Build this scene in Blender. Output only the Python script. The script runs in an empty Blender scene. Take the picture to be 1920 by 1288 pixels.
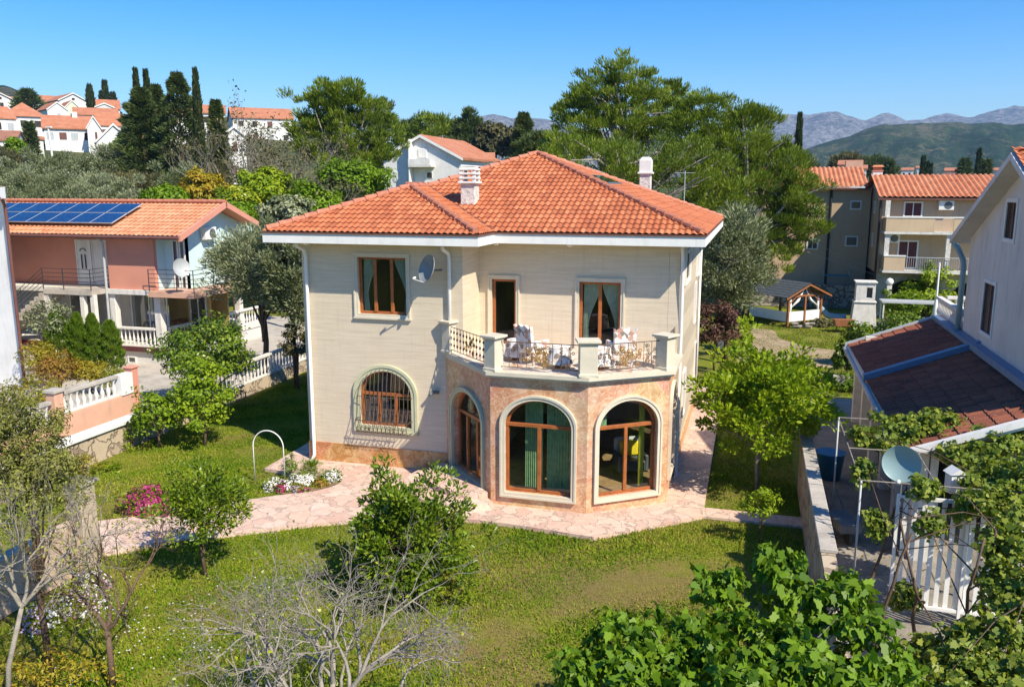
import bpy, bmesh, math, random
import numpy as np
from mathutils import Vector, Matrix
from mathutils.geometry import tessellate_polygon

S = bpy.context.scene
# ------------------------------------------------------------------ camera, sky, sun, exposure
FPX = 1573.0; TH = math.atan(294/FPX); YW = math.radians(16); CAM = (12.0, -20.74, 7.8)
cam = bpy.data.cameras.new('camera'); camo = bpy.data.objects.new('camera', cam); S.collection.objects.link(camo)
cam.sensor_width = 36; cam.lens = FPX/1920*36; cam.clip_start = .1; cam.clip_end = 30000
camo.location = CAM; camo.rotation_euler = (math.pi/2-TH, 0, YW); S.camera = camo
SUN = Vector((1.6, -1.0, 1.95)).normalized()
w = bpy.data.worlds.new('World'); S.world = w; w.use_nodes = True
wn = w.node_tree; bgn = wn.nodes['Background']; sky = wn.nodes.new('ShaderNodeTexSky'); sky.sky_type = 'NISHITA'
sky.sun_disc = False; sky.sun_elevation = math.asin(SUN.z); sky.sun_rotation = math.atan2(SUN.x, SUN.y)
sky.air_density = 1.0; sky.dust_density = 0.2; sky.ozone_density = 3.5; sky.altitude = 0
hs = wn.nodes.new('ShaderNodeHueSaturation'); hs.inputs['Saturation'].default_value = 1.5; hs.inputs['Hue'].default_value = .508; hs.inputs['Value'].default_value = 1.0
wn.links.new(sky.outputs[0], hs.inputs['Color']); wn.links.new(hs.outputs[0], bgn.inputs[0]); bgn.inputs[1].default_value = 0.13
sl = bpy.data.lights.new('sun', 'SUN'); slo = bpy.data.objects.new('sun', sl); S.collection.objects.link(slo)
sl.energy = 5.0; sl.angle = math.radians(.5); sl.color = (1, .91, .74)
slo.rotation_euler = SUN.to_track_quat('Z', 'Y').to_euler()
S.view_settings.view_transform = 'Standard'; S.view_settings.look = 'None'; S.view_settings.gamma = 1
S.view_settings.exposure = 0.56
try: S.cycles.max_bounces = 6; S.cycles.transparent_max_bounces = 12; S.cycles.caustics_reflective = False; S.cycles.caustics_refractive = False
except Exception: pass

rnd = random.Random(7)
def ray(px, py):
    u = (px-960)/FPX; v = (644-py)/FPX
    b = math.cos(TH)+v*math.sin(TH); z = -math.sin(TH)+v*math.cos(TH)
    return (u*math.cos(YW)-b*math.sin(YW), u*math.sin(YW)+b*math.cos(YW), z), b, u
def at(px, py, D):          # world point at forward distance D seen in that direction
    d, b, u = ray(px, py); t = D/b
    return Vector((CAM[0]+d[0]*t, CAM[1]+d[1]*t, CAM[2]+d[2]*t))
def smooth(a, b, x):
    t = min(1, max(0, (x-a)/(b-a))); return t*t*(3-2*t)
def interp(x, xs, ys): return float(np.interp(x, xs, ys))
def ground_h(x, y):
    dx, dy = x-CAM[0], y-CAM[1]
    fwd = -dx*math.sin(YW)+dy*math.cos(YW); lat = dx*math.cos(YW)+dy*math.sin(YW)
    r = math.hypot(dx, dy)
    u = lat/max(fwd, 1) if fwd > 1 else (2 if lat > 0 else -2)
    hl = interp(r, [0, 62, 90, 150, 300, 600, 900, 1500, 14000], [0, 0, 3.5, 12, 31, 48, 55, 60, 60])
    hc = interp(r, [0, 62, 105, 200, 500, 900, 14000], [0, 0, 2, 8, 14, 22, 22])
    hr = interp(r, [0, 90, 300, 600, 900, 14000], [0, 0, 2, 8, 18, 20])
    wl = smooth(.05, .28, -u); wr = smooth(.02, .2, u)
    return hl*wl+hr*wr+hc*(1-wl-wr)

# ------------------------------------------------------------------ object helpers
def tag(o, label=None, cat=None, group=None, kind=None):
    if label: o['label'] = label
    if cat: o['category'] = cat
    if group: o['group'] = group
    if kind: o['kind'] = kind
    return o
def thing(name, label, cat, loc=(0, 0, 0), rz=0, group=None):
    o = bpy.data.objects.new(name, None); S.collection.objects.link(o); o.location = loc; o.rotation_euler = (0, 0, rz)
    o.empty_display_size = .2
    return tag(o, label, cat, group)
def link(name, me, mat, parent=None):
    if mat: me.materials.append(mat)
    o = bpy.data.objects.new(name, me); S.collection.objects.link(o)
    if parent:
        o.parent = parent
    return o
def copy_tree(o, parent=None):
    c = o.copy(); S.collection.objects.link(c)
    if parent: c.parent = parent
    for ch in list(o.children): copy_tree(ch, c)
    return c
class MB:
    def __init__(s): s.v = []; s.f = []; s.uv = None
    def add(s, vs, fs):
        n = len(s.v); s.v += [tuple(v) for v in vs]; s.f += [tuple(i+n for i in f) for f in fs]; return s
    def box(s, x0, x1, y0, y1, z0, z1):
        return s.add([(x0,y0,z0),(x1,y0,z0),(x1,y1,z0),(x0,y1,z0),(x0,y0,z1),(x1,y0,z1),(x1,y1,z1),(x0,y1,z1)],
                     [(0,3,2,1),(4,5,6,7),(0,1,5,4),(1,2,6,5),(2,3,7,6),(3,0,4,7)])
    def cbox(s, c, sz, rz=0, taper=1):
        a, b, h = sz[0]/2, sz[1]/2, sz[2]; co, si = math.cos(rz), math.sin(rz); vs = []
        for z, k in ((0, 1), (h, taper)):
            for x, y in ((-a,-b),(a,-b),(a,b),(-a,b)):
                x *= k; y *= k; vs.append((c[0]+x*co-y*si, c[1]+x*si+y*co, c[2]+z))
        return s.add(vs, [(0,3,2,1),(4,5,6,7),(0,1,5,4),(1,2,6,5),(2,3,7,6),(3,0,4,7)])
    def quad(s, *p): return s.add(p, [tuple(range(len(p)))])
    def prism(s, poly, z0, z1):
        n = len(poly); a = sum(poly[i][0]*poly[(i+1)%n][1]-poly[(i+1)%n][0]*poly[i][1] for i in range(n))
        if a < 0: poly = poly[::-1]
        vs = [(x,y,z0) for x,y in poly]+[(x,y,z1) for x,y in poly]
        tri = tessellate_polygon([[Vector((x,y,0)) for x,y in poly]])
        fs = [tuple(reversed([i for i in t])) for t in tri]+[tuple(i+n for i in t) for t in tri]
        # orientation fix is left to recalc
        fs += [(i,(i+1)%n,(i+1)%n+n,i+n) for i in range(n)]
        return s.add(vs, fs)
    def tube(s, pts, r, n=8, cap=True):
        pts = [Vector(p) for p in pts]; rs = r if isinstance(r, (list, tuple)) else [r]*len(pts)
        base = len(s.v); prev = None
        for i, p in enumerate(pts):
            d = (pts[min(i+1, len(pts)-1)]-pts[max(i-1, 0)])
            d = d.normalized() if d.length > 1e-9 else Vector((0, 0, 1))
            if prev is None: a = d.orthogonal().normalized()
            else:
                a = (prev-d*prev.dot(d)); a = a.normalized() if a.length > 1e-6 else d.orthogonal().normalized()
            prev = a; b = d.cross(a)
            for k in range(n):
                t = 2*math.pi*k/n; q = p+(a*math.cos(t)+b*math.sin(t))*rs[i]; s.v.append(tuple(q))
        for i in range(len(pts)-1):
            for k in range(n):
                a0 = base+i*n+k; a1 = base+i*n+(k+1)%n; s.f.append((a0, a1, a1+n, a0+n))
        if cap:
            s.f.append(tuple(base+k for k in range(n))[::-1]); s.f.append(tuple(base+(len(pts)-1)*n+k for k in range(n)))
        return s
    def lathe(s, prof, c=(0,0,0), n=12, axis=None):
        base = len(s.v)
        M = Matrix.Identity(3) if axis is None else Vector(axis).to_track_quat('Z', 'Y').to_matrix()
        for r, z in prof:
            for k in range(n):
                t = 2*math.pi*k/n; q = M @ Vector((r*math.cos(t), r*math.sin(t), z)); s.v.append((c[0]+q.x, c[1]+q.y, c[2]+q.z))
        for i in range(len(prof)-1):
            for k in range(n):
                a0 = base+i*n+k; a1 = base+i*n+(k+1)%n; s.f.append((a0, a1, a1+n, a0+n))
        s.f.append(tuple(base+k for k in range(n))[::-1]); s.f.append(tuple(base+(len(prof)-1)*n+k for k in range(n)))
        return s
    def build(s, name, mat, parent=None, smooth_=False, fix=True, bevel=0):
        me = bpy.data.meshes.new(name); me.from_pydata(s.v, [], s.f); me.update()
        if fix:
            bm = bmesh.new(); bm.from_mesh(me); bmesh.ops.recalc_face_normals(bm, faces=bm.faces)
            bm.to_mesh(me); bm.free()
        if smooth_:
            me.polygons.foreach_set('use_smooth', [True]*len(me.polygons))
        o = link(name, me, mat, parent)
        if bevel:
            b = o.modifiers.new('b', 'BEVEL'); b.width = bevel; b.segments = 1; b.limit_method = 'ANGLE'
        return o
# wall-plane frame: s along the wall from A to B, z up, d outwards (right-hand side of A->B)
class Pl:
    def __init__(s, A, B):
        s.A = Vector((A[0], A[1], 0)); t = Vector((B[0]-A[0], B[1]-A[1], 0)); s.len = t.length; s.t = t.normalized()
        s.n = Vector((s.t.y, -s.t.x, 0))
    def p(s, a, z, d=0): q = s.A+s.t*a+s.n*d; return (q.x, q.y, z)
    def bar(s, mb, s0, s1, z0, z1, d0, d1):
        vs = [s.p(a, z, d) for d in (d0, d1) for a, z in ((s0,z0),(s1,z0),(s1,z1),(s0,z1))]
        return mb.add(vs, [(0,3,2,1),(4,5,6,7),(0,1,5,4),(1,2,6,5),(2,3,7,6),(3,0,4,7)])
    def panel(s, mb, outer, holes, th=.28, d=0, back=True):
        loops = [outer]+list(holes); flat = [q for l in loops for q in l]
        tri = tessellate_polygon([[Vector((a, z, 0)) for a, z in l] for l in loops])
        n = len(flat)
        vs = [s.p(a, z, d) for a, z in flat]+[s.p(a, z, d-th) for a, z in flat]
        fs = []
        for t in tri:
            A_, B_, C_ = [flat[i] for i in t]
            cr = (B_[0]-A_[0])*(C_[1]-A_[1])-(B_[1]-A_[1])*(C_[0]-A_[0])
            t = tuple(t) if cr > 0 else tuple(reversed(t))
            fs.append(t)
            if back: fs.append(tuple(i+n for i in reversed(t)))
        k = 0
        for li, l in enumerate(loops):
            m = len(l)
            for i in range(m):
                a, b = k+i, k+(i+1) % m
                fs.append((a, a+n, b+n, b) if li == 0 else (a, b, b+n, a+n))
            k += m
        return mb.add(vs, fs)
    def ring(s, mb, outer, inner, d0, d1):
        n = len(outer)
        vs = [s.p(a,z,d1) for a,z in outer]+[s.p(a,z,d1) for a,z in inner]+[s.p(a,z,d0) for a,z in outer]+[s.p(a,z,d0) for a,z in inner]
        fs = []
        for i in range(n):
            j = (i+1) % n
            fs += [(i,j,n+j,n+i),(2*n+i,2*n+j,j,i)[::-1],(n+i,n+j,3*n+j,3*n+i),(3*n+i,3*n+j,2*n+j,2*n+i)]
        return mb.add(vs, fs)
    def sheet(s, mb, poly, d):
        return mb.add([s.p(a, z, d) for a, z in poly], [tuple(range(len(poly)))])
def rect(s0, s1, z0, z1): return [(s0,z0),(s1,z0),(s1,z1),(s0,z1)]
def arch(s0, s1, z0, zs, zt, n=20):
    c, a, h = (s0+s1)/2, (s1-s0)/2, zt-zs
    return [(s0,z0),(s1,z0)]+[(c+a*math.cos(math.pi*k/n), zs+h*math.sin(math.pi*k/n)) for k in range(n+1)]

# ------------------------------------------------------------------ materials
class NT:
    def __init__(s, name):
        s.m = bpy.data.materials.new(name); s.m.use_nodes = True; s.t = s.m.node_tree; s.N = s.t.nodes; s.N.clear()
        s.out = s.N.new('ShaderNodeOutputMaterial')
    def n(s, typ, **kw):
        nd = s.N.new('ShaderNode'+typ)
        for k, v in kw.items():
            if k.startswith('_'): setattr(nd, k[1:], v)
            else:
                key = int(k[1:]) if k[0] == 'i' and k[1:].isdigit() else k.replace('__', ' ')
                s.set(nd.inputs[key], v)
        return nd
    def set(s, inp, v):
        if isinstance(v, bpy.types.NodeSocket): s.t.links.new(v, inp)
        elif hasattr(v, 'outputs'): s.t.links.new(v.outputs[0], inp)
        elif isinstance(v, tuple) and len(v) == 3 and inp.type == 'RGBA': inp.default_value = (*v, 1)
        else: inp.default_value = v
    def obj(s): return s.n('TexCoord').outputs['Object']
    def map(s, vec, scale=(1,1,1), rot=(0,0,0)): return s.n('Mapping', Vector=vec, Scale=scale, Rotation=rot).outputs[0]
    def noise(s, vec, scale, detail=4, rough=.55, dist=0):
        return s.n('TexNoise', Vector=vec, Scale=scale, Detail=detail, Roughness=rough, Distortion=dist).outputs[0]
    def ramp(s, fac, *stops):
        r = s.n('ValToRGB', Fac=fac); e = r.color_ramp.elements
        while len(e) < len(stops): e.new(.5)
        for k, (p, c) in enumerate(stops):
            e[k].position = p; e[k].color = (*c, 1) if isinstance(c, tuple) else (c, c, c, 1)
        return r.outputs[0]
    def mix(s, fac, a, b, typ='MIX'):
        m = s.N.new('ShaderNodeMix'); m.data_type = 'RGBA'; m.blend_type = typ
        s.set(m.inputs[0], fac); s.set(m.inputs[6], a); s.set(m.inputs[7], b); return m.outputs[2]
    def math(s, op, a, b=0.0, c=None):
        m = s.N.new('ShaderNodeMath'); m.operation = op; s.set(m.inputs[0], a); s.set(m.inputs[1], b)
        if c is not None: s.set(m.inputs[2], c)
        return m.outputs[0]
    def bump(s, h, strength=.5, dist=.02): return s.n('Bump', Height=h, Strength=strength, Distance=dist).outputs[0]
    def pbr(s, col, rough=.7, bump=None, spec=.3, **kw):
        p = s.n('BsdfPrincipled'); s.set(p.inputs['Base Color'], col); s.set(p.inputs['Roughness'], rough)
        s.set(p.inputs['Specular IOR Level'], spec)
        if bump is not None: s.set(p.inputs['Normal'], bump)
        for k, v in kw.items(): s.set(p.inputs[k.replace('__', ' ')], v)
        s.t.links.new(p.outputs[0], s.out.inputs[0]); return s.m
def simple(name, col, rough=.6, var=.18, scale=3., bscale=40., bstr=.15, spec=.3, metallic=0, stain=None):
    t = NT(name); o = t.obj()
    n1 = t.noise(o, scale, 5, .6); n2 = t.noise(o, bscale, 3)
    dark = tuple(c*(1-var*1.6) for c in col); lite = tuple(min(1, c*(1+var)) for c in col)
    c = t.ramp(n1, (.3, dark), (.5, col), (.72, lite))
    c = t.mix(.25, c, t.ramp(n2, (.3, dark), (.7, lite)))
    if stain:
        sn = t.noise(t.map(o, (2.2, 2.2, .35)), 2.0, 6, .7)
        c = t.mix(t.ramp(sn, (.52, 0.0), (.72, stain[1])), c, stain[0])
    return t.pbr(c, rough, t.bump(n2, bstr, .02), spec, Metallic=metallic)
MT = {}
def travertine():
    t = NT('travertine_cladding'); o = t.obj()
    wv = t.noise(t.map(o, (.5, .5, 9)), 2.2, 7, .62, .6)
    big = t.noise(t.map(o, (.35, .35, .8)), 1.6, 3)
    fine = t.noise(t.map(o, (3, 3, 60)), 3.0, 4, .6, .3)
    c = t.ramp(wv, (.28, (.52,.43,.31)), (.45, (.63,.53,.39)), (.58, (.69,.595,.45)), (.75, (.74,.65,.51)))
    c = t.mix(.3, c, t.ramp(fine, (.35, (.56,.47,.34)), (.65, (.73,.64,.50))))
    c = t.mix(t.ramp(big, (.4, 0.0), (.7, .35)), c, (.62, .50, .36))
    br = t.n('TexBrick', Vector=t.map(o, (1, 1, 1), (math.pi/2, 0, 0)), Scale=1.0, Mortar__Size=.0035, Color1=(1,1,1), Color2=(1,1,1), Mortar=(.0,.0,.0), Brick__Width=1.2, Row__Height=.6, Mortar__Smooth=.3)
    c = t.mix(t.ramp(br.outputs['Color'], (0, .38), (1, 0.0)), c, (.35, .29, .22))
    dr = t.noise(t.map(o, (5, 5, .25)), 1.6, 6, .7); c = t.mix(t.ramp(dr, (.56, 0.0), (.72, .3)), c, (.40,.33,.25))
    return t.pbr(c, .55, t.bump(wv, .15, .01), .35)
def marble(name, c1, c2, c3, sc=1.0):
    t = NT(name); o = t.obj()
    a = t.noise(o, 1.3*sc, 8, .66, 1.6); b = t.noise(t.map(o, (1, 1, 1), (.5, .6, .2)), 4.5*sc, 7, .7, 1.2)
    c = t.ramp(a, (.30, c1), (.47, c2), (.60, c3), (.75, tuple(min(1, x*1.25) for x in c3)))
    c = t.mix(.45, c, t.ramp(b, (.3, c1), (.5, c2), (.7, c3)))
    vn = t.noise(o, 2.6*sc, 5, .6, 2.5)
    c = t.mix(t.ramp(vn, (.47, 0.0), (.5, .55), (.53, 0.0)), c, tuple(min(1, x*1.5) for x in c3))
    pa = t.n('TexVoronoi', Vector=t.map(o, (1, 1, 1)), Scale=1.15).outputs['Color']
    c = t.mix(.14, c, pa, 'SOFT_LIGHT')
    return t.pbr(c, .38, t.bump(b, .05, .01), .45)
def crazy(name, cols, grout, sc=2.3, rough=.7, gw=.02, bs=.5, dist=.015):
    t = NT(name); o = t.obj()
    wob = t.n('TexNoise', Vector=o, Scale=2.2, Detail=3)
    v = t.n('VectorMath', i0=o, i1=wob.outputs[1]); v.operation = 'ADD'
    vo = t.n('TexVoronoi', Vector=v.outputs[0], Scale=sc); ve = t.n('TexVoronoi', Vector=v.outputs[0], Scale=sc); ve.feature = 'DISTANCE_TO_EDGE'
    r = t.n('SeparateColor', Color=vo.outputs['Color']).outputs[0]
    st = [(k/(len(cols)-1)*.9+.05, c) for k, c in enumerate(cols)]
    c = t.ramp(r, *st); n1 = t.noise(o, 7, 6, .65, .5)
    c = t.mix(.5, c, t.ramp(n1, (.3, cols[0]), (.5, cols[1]), (.7, cols[-1])))
    e = t.ramp(ve.outputs['Distance'], (0, 0.0), (gw, 0.0), (gw*2.2, 1.0))
    c = t.mix(e, grout, c)
    h = t.math('ADD', e, t.math('MULTIPLY', n1, .35))
    return t.pbr(c, rough, t.bump(h, bs, dist), .3)
def rooftile(name, c1, c2, c3, dirt=(.10,.06,.045), damt=.3, tw=.2, thh=.32):
    t = NT(name); uv = t.n('UVMap').outputs[0]; o = t.obj()
    s_ = t.n('SeparateXYZ', Vector=uv)
    a = t.math('FLOOR', t.math('DIVIDE', s_.outputs[0], tw)); b = t.math('FLOOR', t.math('DIVIDE', s_.outputs[1], thh))
    wn_ = t.n('TexWhiteNoise', Vector=t.n('CombineXYZ', X=a, Y=b).outputs[0]); 
    c = t.ramp(wn_.outputs['Value'], (0, c1), (.5, c2), (1, c3))
    n1 = t.noise(o, .9, 6, .7); n2 = t.noise(o, 22, 5, .65)
    c = t.mix(t.ramp(n1, (.3, .0), (.7, .55)), c, c3)
    c = t.mix(t.ramp(n2, (.52, 0.0), (.74, damt)), c, dirt)
    n3 = t.noise(t.map(o, (1,1,1), (.3,.2,.9)), 13, 3, .8); c = t.mix(t.ramp(n3, (.63, 0.0), (.71, .3)), c, (.62,.48,.36))
    return t.pbr(c, .75, t.bump(n2, .35, .01), .25)
def leafmat(name, cols, trans=.3, rough=.55, spec=.3):
    t = NT(name); a = t.n('Attribute', _attribute_name='tint').outputs['Fac']
    st = [(k/(len(cols)-1), c) for k, c in enumerate(cols)]
    c = t.ramp(a, *st)
    p = t.n('BsdfPrincipled'); t.set(p.inputs['Base Color'], c); t.set(p.inputs['Roughness'], rough); t.set(p.inputs['Specular IOR Level'], spec)
    tr = t.n('BsdfTranslucent', Color=t.mix(1.0, c, (1.0, 1.0, .45), 'MULTIPLY'))
    mx = t.n('MixShader', Fac=trans); t.t.links.new(p.outputs[0], mx.inputs[1]); t.t.links.new(tr.outputs[0], mx.inputs[2])
    t.t.links.new(mx.outputs[0], t.out.inputs[0]); return t.m
def glassmat(name, tint=(.75,.85,.82), refl=.12, rough=.0):
    t = NT(name); ge = t.n('NewGeometry'); dt = t.n('VectorMath', i0=ge.outputs['Normal'], i1=ge.outputs['Incoming']); dt.operation = 'DOT_PRODUCT'
    q_ = t.math('SUBTRACT', 1.0, t.math('ABSOLUTE', dt.outputs['Value'])); f2 = t.math('ADD', t.math('MULTIPLY', t.math('POWER', q_, 5.0), .9), .05+refl)
    g = t.n('BsdfGlossy', Color=(.95,.97,1.0), Roughness=rough); tr = t.n('BsdfTransparent', Color=tint)
    n = t.noise(t.obj(), 1.2, 2); b = t.bump(n, .02, .05); t.set(g.inputs['Normal'], b)
    mx = t.n('MixShader', Fac=f2); t.t.links.new(tr.outputs[0], mx.inputs[1]); t.t.links.new(g.outputs[0], mx.inputs[2])
    t.t.links.new(mx.outputs[0], t.out.inputs[0]); return t.m
MT['trav'] = travertine()
MT['marble'] = marble('pink_marble', (.40,.15,.075), (.56,.29,.165), (.68,.49,.34))
MT['onyx'] = marble('orange_marble', (.26,.08,.02), (.48,.20,.06), (.66,.42,.22), 1.9)
MT['paving'] = crazy('pink_crazy_paving', [(.52,.33,.26),(.60,.41,.32),(.66,.49,.40),(.60,.45,.34),(.70,.56,.46)], (.42,.31,.25), 1.9, .65, .02)
MT['rubble'] = crazy('rubble_stone', [(.34,.27,.19),(.46,.37,.26),(.52,.43,.30),(.40,.33,.26)], (.26,.20,.14), 1.7, .9, .035, .8, .04)
MT['greyrubble'] = crazy('grey_rubble', [(.22,.19,.16),(.34,.31,.26),(.42,.38,.32),(.28,.25,.21)], (.14,.12,.10), 1.9, .9, .05, .9, .05)
MT['tile'] = rooftile('terracotta_tile', (.30,.08,.035), (.43,.125,.05), (.55,.20,.09), damt=.45, tw=.168, thh=.30)
MT['tile2'] = rooftile('weathered_pale_tile', (.46,.17,.08), (.56,.24,.12), (.62,.32,.18), damt=.35, tw=.22)
MT['tile3'] = rooftile('barrel_tile', (.44,.13,.06), (.54,.19,.09), (.60,.27,.14), damt=.25, tw=.3, thh=.4)
MT['tiled'] = rooftile('old_brown_tile', (.13,.045,.03), (.21,.07,.042), (.30,.105,.06), (.03,.02,.018), .8, tw=.22, thh=.36)
MT['white'] = simple('white_render', (.74,.73,.70), .8, .08, 1.2, 30, .1, stain=((.42,.38,.33), .35))
MT['fascia'] = simple('white_fascia_paint', (.80,.79,.76), .6, .05, 2, 30, .05, stain=((.50,.47,.42), .3))
MT['greywall'] = simple('grey_white_render', (.62,.60,.57), .85, .10, .8, 30, .15, stain=((.36,.34,.32), .5))
MT['cream'] = simple('cream_stone', (.62,.56,.44), .6, .08, 3, 30, .08)
MT['green_trim'] = simple('greenish_stone', (.52,.52,.35), .55, .08, 3, 30, .08)
MT['wood'] = simple('varnished_wood', (.36,.115,.035), .35, .22, 6, 60, .05, .5)
MT['plastic'] = simple('white_plastic', (.78,.77,.73), .4, .05)
MT['iron'] = simple('wrought_iron', (.12,.085,.065), .5, .3, 20, 60, .1, .5)
MT['gold'] = simple('gilded_iron', (.42,.25,.09), .4, .3, 20, 60, .1, .5, .4)
MT['black'] = simple('black_iron', (.035,.037,.04), .5, .2)
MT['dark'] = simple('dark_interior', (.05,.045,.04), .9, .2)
MT['room'] = simple('room_plaster', (.40,.33,.24), .9, .1)
MT['glass'] = glassmat('window_glass', (.78,.88,.82), -.015)
MT['bayglass'] = glassmat('clear_glass', (.93,.96,.93), .02)
MT['dglass'] = glassmat('dark_window_glass', (.30,.34,.36), .06)
MT['gutter'] = simple('brown_gutter', (.16,.07,.055), .5, .15)
MT['curtain'] = simple('green_sheer_curtain', (.22,.38,.20), .9, .25, 9, 50)
MT['curtain2'] = simple('pale_curtain', (.50,.54,.47), .9, .18, 5, 50)
MT['pink'] = simple('salmon_render', (.62,.27,.19), .85, .07, 1.0, 30, .12, stain=((.48,.26,.20), .4))
MT['peach'] = simple('peach_render', (.62,.36,.25), .85, .10, 1.5, 30, .15, stain=((.40,.28,.22), .6))
MT['aqua'] = simple('pale_aqua_render', (.55,.72,.72), .85, .05, 1.0, 30, .1)
MT['beige'] = simple('beige_render', (.52,.38,.25), .85, .08, .6, 20, .12, stain=((.30,.24,.18), .35))
MT['tan'] = simple('tan_render', (.52,.36,.14), .85, .08)
MT['yard'] = simple('dirty_concrete', (.27,.24,.20), .95, .35, 1.1, 18, .5, stain=((.12,.10,.07), .7))
MT['concrete'] = simple('concrete', (.44,.40,.35), .9, .22, 1.3, 30, .3, stain=((.2,.18,.16), .5))
MT['balus'] = simple('white_concrete', (.68,.65,.60), .8, .12, 4, 40, .15, stain=((.35,.31,.27), .5))
MT['bark'] = simple('brown_bark', (.14,.09,.06), .95, .3, 6, 40, .7)
MT['greybark'] = simple('grey_bark', (.30,.26,.22), .95, .3, 6, 40, .6)
MT['palebark'] = simple('pale_grey_bark', (.30,.265,.22), .9, .25, 8, 40, .5)
MT['solar'] = None
MT['blue'] = simple('blue_flashing', (.13,.21,.33), .5, .12, 3, 30, .1, .5)
MT['dkgrey'] = simple('grey_metal', (.12,.13,.14), .5, .2)
MT['lgrey'] = simple('light_grey_metal', (.42,.44,.45), .45, .1, 3, 40, .05, .5)
MT['dish'] = simple('teal_grey_dish', (.25,.36,.36), .4, .08, 2, 30, .04, .5)
MT['yellow'] = simple('yellow_cloth', (.85,.62,.03), .9, .1)
MT['maroon'] = simple('maroon_shutter', (.10,.03,.03), .6, .2)
MT['brownshut'] = simple('brown_shutter', (.20,.11,.07), .6, .25)
MT['orwood'] = simple('orange_timber', (.28,.11,.045), .6, .25, 6, 50)
MT['soil'] = simple('dry_soil', (.20,.13,.08), .95, .25, 2, 30, .6)
MT['bluetarp'] = simple('blue_plastic', (.03,.16,.30), .5, .1)
# ================================================================== setting
def grassmat():
    t = NT('grass_ground'); o = t.obj()
    a = t.noise(o, .45, 5, .6); b = t.noise(o, 2.2, 6, .7); c_ = t.noise(o, 14, 4, .7)
    c = t.ramp(a, (.33, (.13,.17,.012)), (.5, (.20,.215,.016)), (.66, (.27,.24,.03)))
    c = t.mix(.5, c, t.ramp(b, (.32, (.09,.13,.010)), (.5, (.16,.19,.015)), (.7, (.26,.25,.04))))
    so = t.math('MULTIPLY', t.noise(o, .32, 4, .55), t.noise(t.map(o, (1,1,1), (0,0,1)), 1.6, 5, .7))
    c = t.mix(t.ramp(so, (.22, 0.0), (.34, .7)), c, (.19,.13,.065))
    c = t.mix(.35, c, t.ramp(c_, (.3, (.05,.07,.01)), (.7, (.22,.23,.05))))
    for cx_, cy_, rr_ in ((10.0,-5.2,2.2),(7.4,-5.0,1.5),(12.3,-4.2,1.3),(2.6,-8.2,1.1),(8.2,-8.6,1.4)):
        dd = t.n('VectorMath', i0=o, i1=(cx_, cy_, 0)); dd.operation = 'DISTANCE'
        fa = t.math('MULTIPLY', t.math('SUBTRACT', 1.0, t.math('DIVIDE', dd.outputs['Value'], rr_)), t.ramp(b, (.35, 0.0), (.6, 1.6)))
        fa = t.math('MINIMUM', t.math('MAXIMUM', fa, 0.0), .55); c = t.mix(fa, c, (.20,.13,.065))
    # rough scrub far away
    geo = t.n('NewGeometry').outputs['Position']; ln = t.n('VectorMath', i0=geo); ln.operation = 'LENGTH'
    far = t.ramp(t.math('DIVIDE', ln.outputs['Value'], 200), (.22, 0.0), (.35, 1.0))
    n5 = t.noise(geo, .03, 8, .7)
    c = t.mix(far, c, t.ramp(n5, (.3, (.03,.045,.015)), (.5, (.07,.085,.03)), (.7, (.16,.13,.07))))
    return t.pbr(c, .95, t.bump(t.math('ADD', b, c_), .6, .04), .1)
MT['grass'] = grassmat()
def build_ground():
    rs = [0, 3, 6, 10, 15, 20, 27, 35, 45, 55, 62, 70, 80, 90, 105, 120, 140, 160, 190, 230, 280, 340, 420, 520, 640, 780, 950, 1300, 2000, 3500, 6000, 14000]
    na = 144; vs = []; fs = []
    for i, r in enumerate(rs):
        for k in range(na):
            a = 2*math.pi*k/na; x = CAM[0]+r*math.cos(a); y = CAM[1]+r*math.sin(a)
            z = ground_h(x, y)+(rnd.uniform(-.4, .4) if 90 < r < 900 else 0)
            vs.append((x, y, z-.03))
    for i in range(len(rs)-1):
        for k in range(na):
            a0 = i*na+k; a1 = i*na+(k+1) % na; fs.append((a0, a1, a1+na, a0+na)[::-1])
    m = MB(); m.add(vs, fs); o = m.build('ground', MT['grass'], smooth_=True, fix=False)
    me = o.data; me.flip_normals() if me.polygons[na*3].normal.z < 0 else None
    tag(o, kind='structure')
build_ground()
def sheet(name, poly, z, mat, thick=.0, kind='structure', label=None, cat=None):
    m = MB()
    if thick: m.prism(poly, z-thick, z)
    else:
        a = sum(poly[i][0]*poly[(i+1) % len(poly)][1]-poly[(i+1) % len(poly)][0]*poly[i][1] for i in range(len(poly)))
        m.add([(x, y, z) for x, y in (poly if a > 0 else poly[::-1])], [tuple(range(len(poly)))])
    o = m.build(name, mat, fix=bool(thick)); return tag(o, label, cat, kind=kind)
def arc_pts(pts, n=6):      # catmull-rom smoothing
    out = []
    for i in range(len(pts)-1):
        p0 = pts[max(i-1, 0)]; p1 = pts[i]; p2 = pts[i+1]; p3 = pts[min(i+2, len(pts)-1)]
        for k in range(n):
            t = k/n; out.append(tuple(.5*((2*p1[j])+(-p0[j]+p2[j])*t+(2*p0[j]-5*p1[j]+4*p2[j]-p3[j])*t*t+(-p0[j]+3*p1[j]-3*p2[j]+p3[j])*t**3) for j in range(len(p1))))
    return out+[pts[-1]]
TERR = [(-.85,1.7),(-.82,-1.12)]+arc_pts([(.15,-1.25),(1.2,-.95),(1.75,-1.5),(1.45,-2.3),(.55,-2.95),(-.8,-4.2),(-1.8,-5.0),(-2.5,-5.5)])+[(-1.1,-6.95)]+arc_pts([(-.9,-6.8),(.0,-5.85),(.9,-5.28),(3.0,-3.95),(5.6,-3.02),(8.88,-3.2)])+[(11.16,-1.26),(11.14,12.2),(-.85,12.2)]
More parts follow.
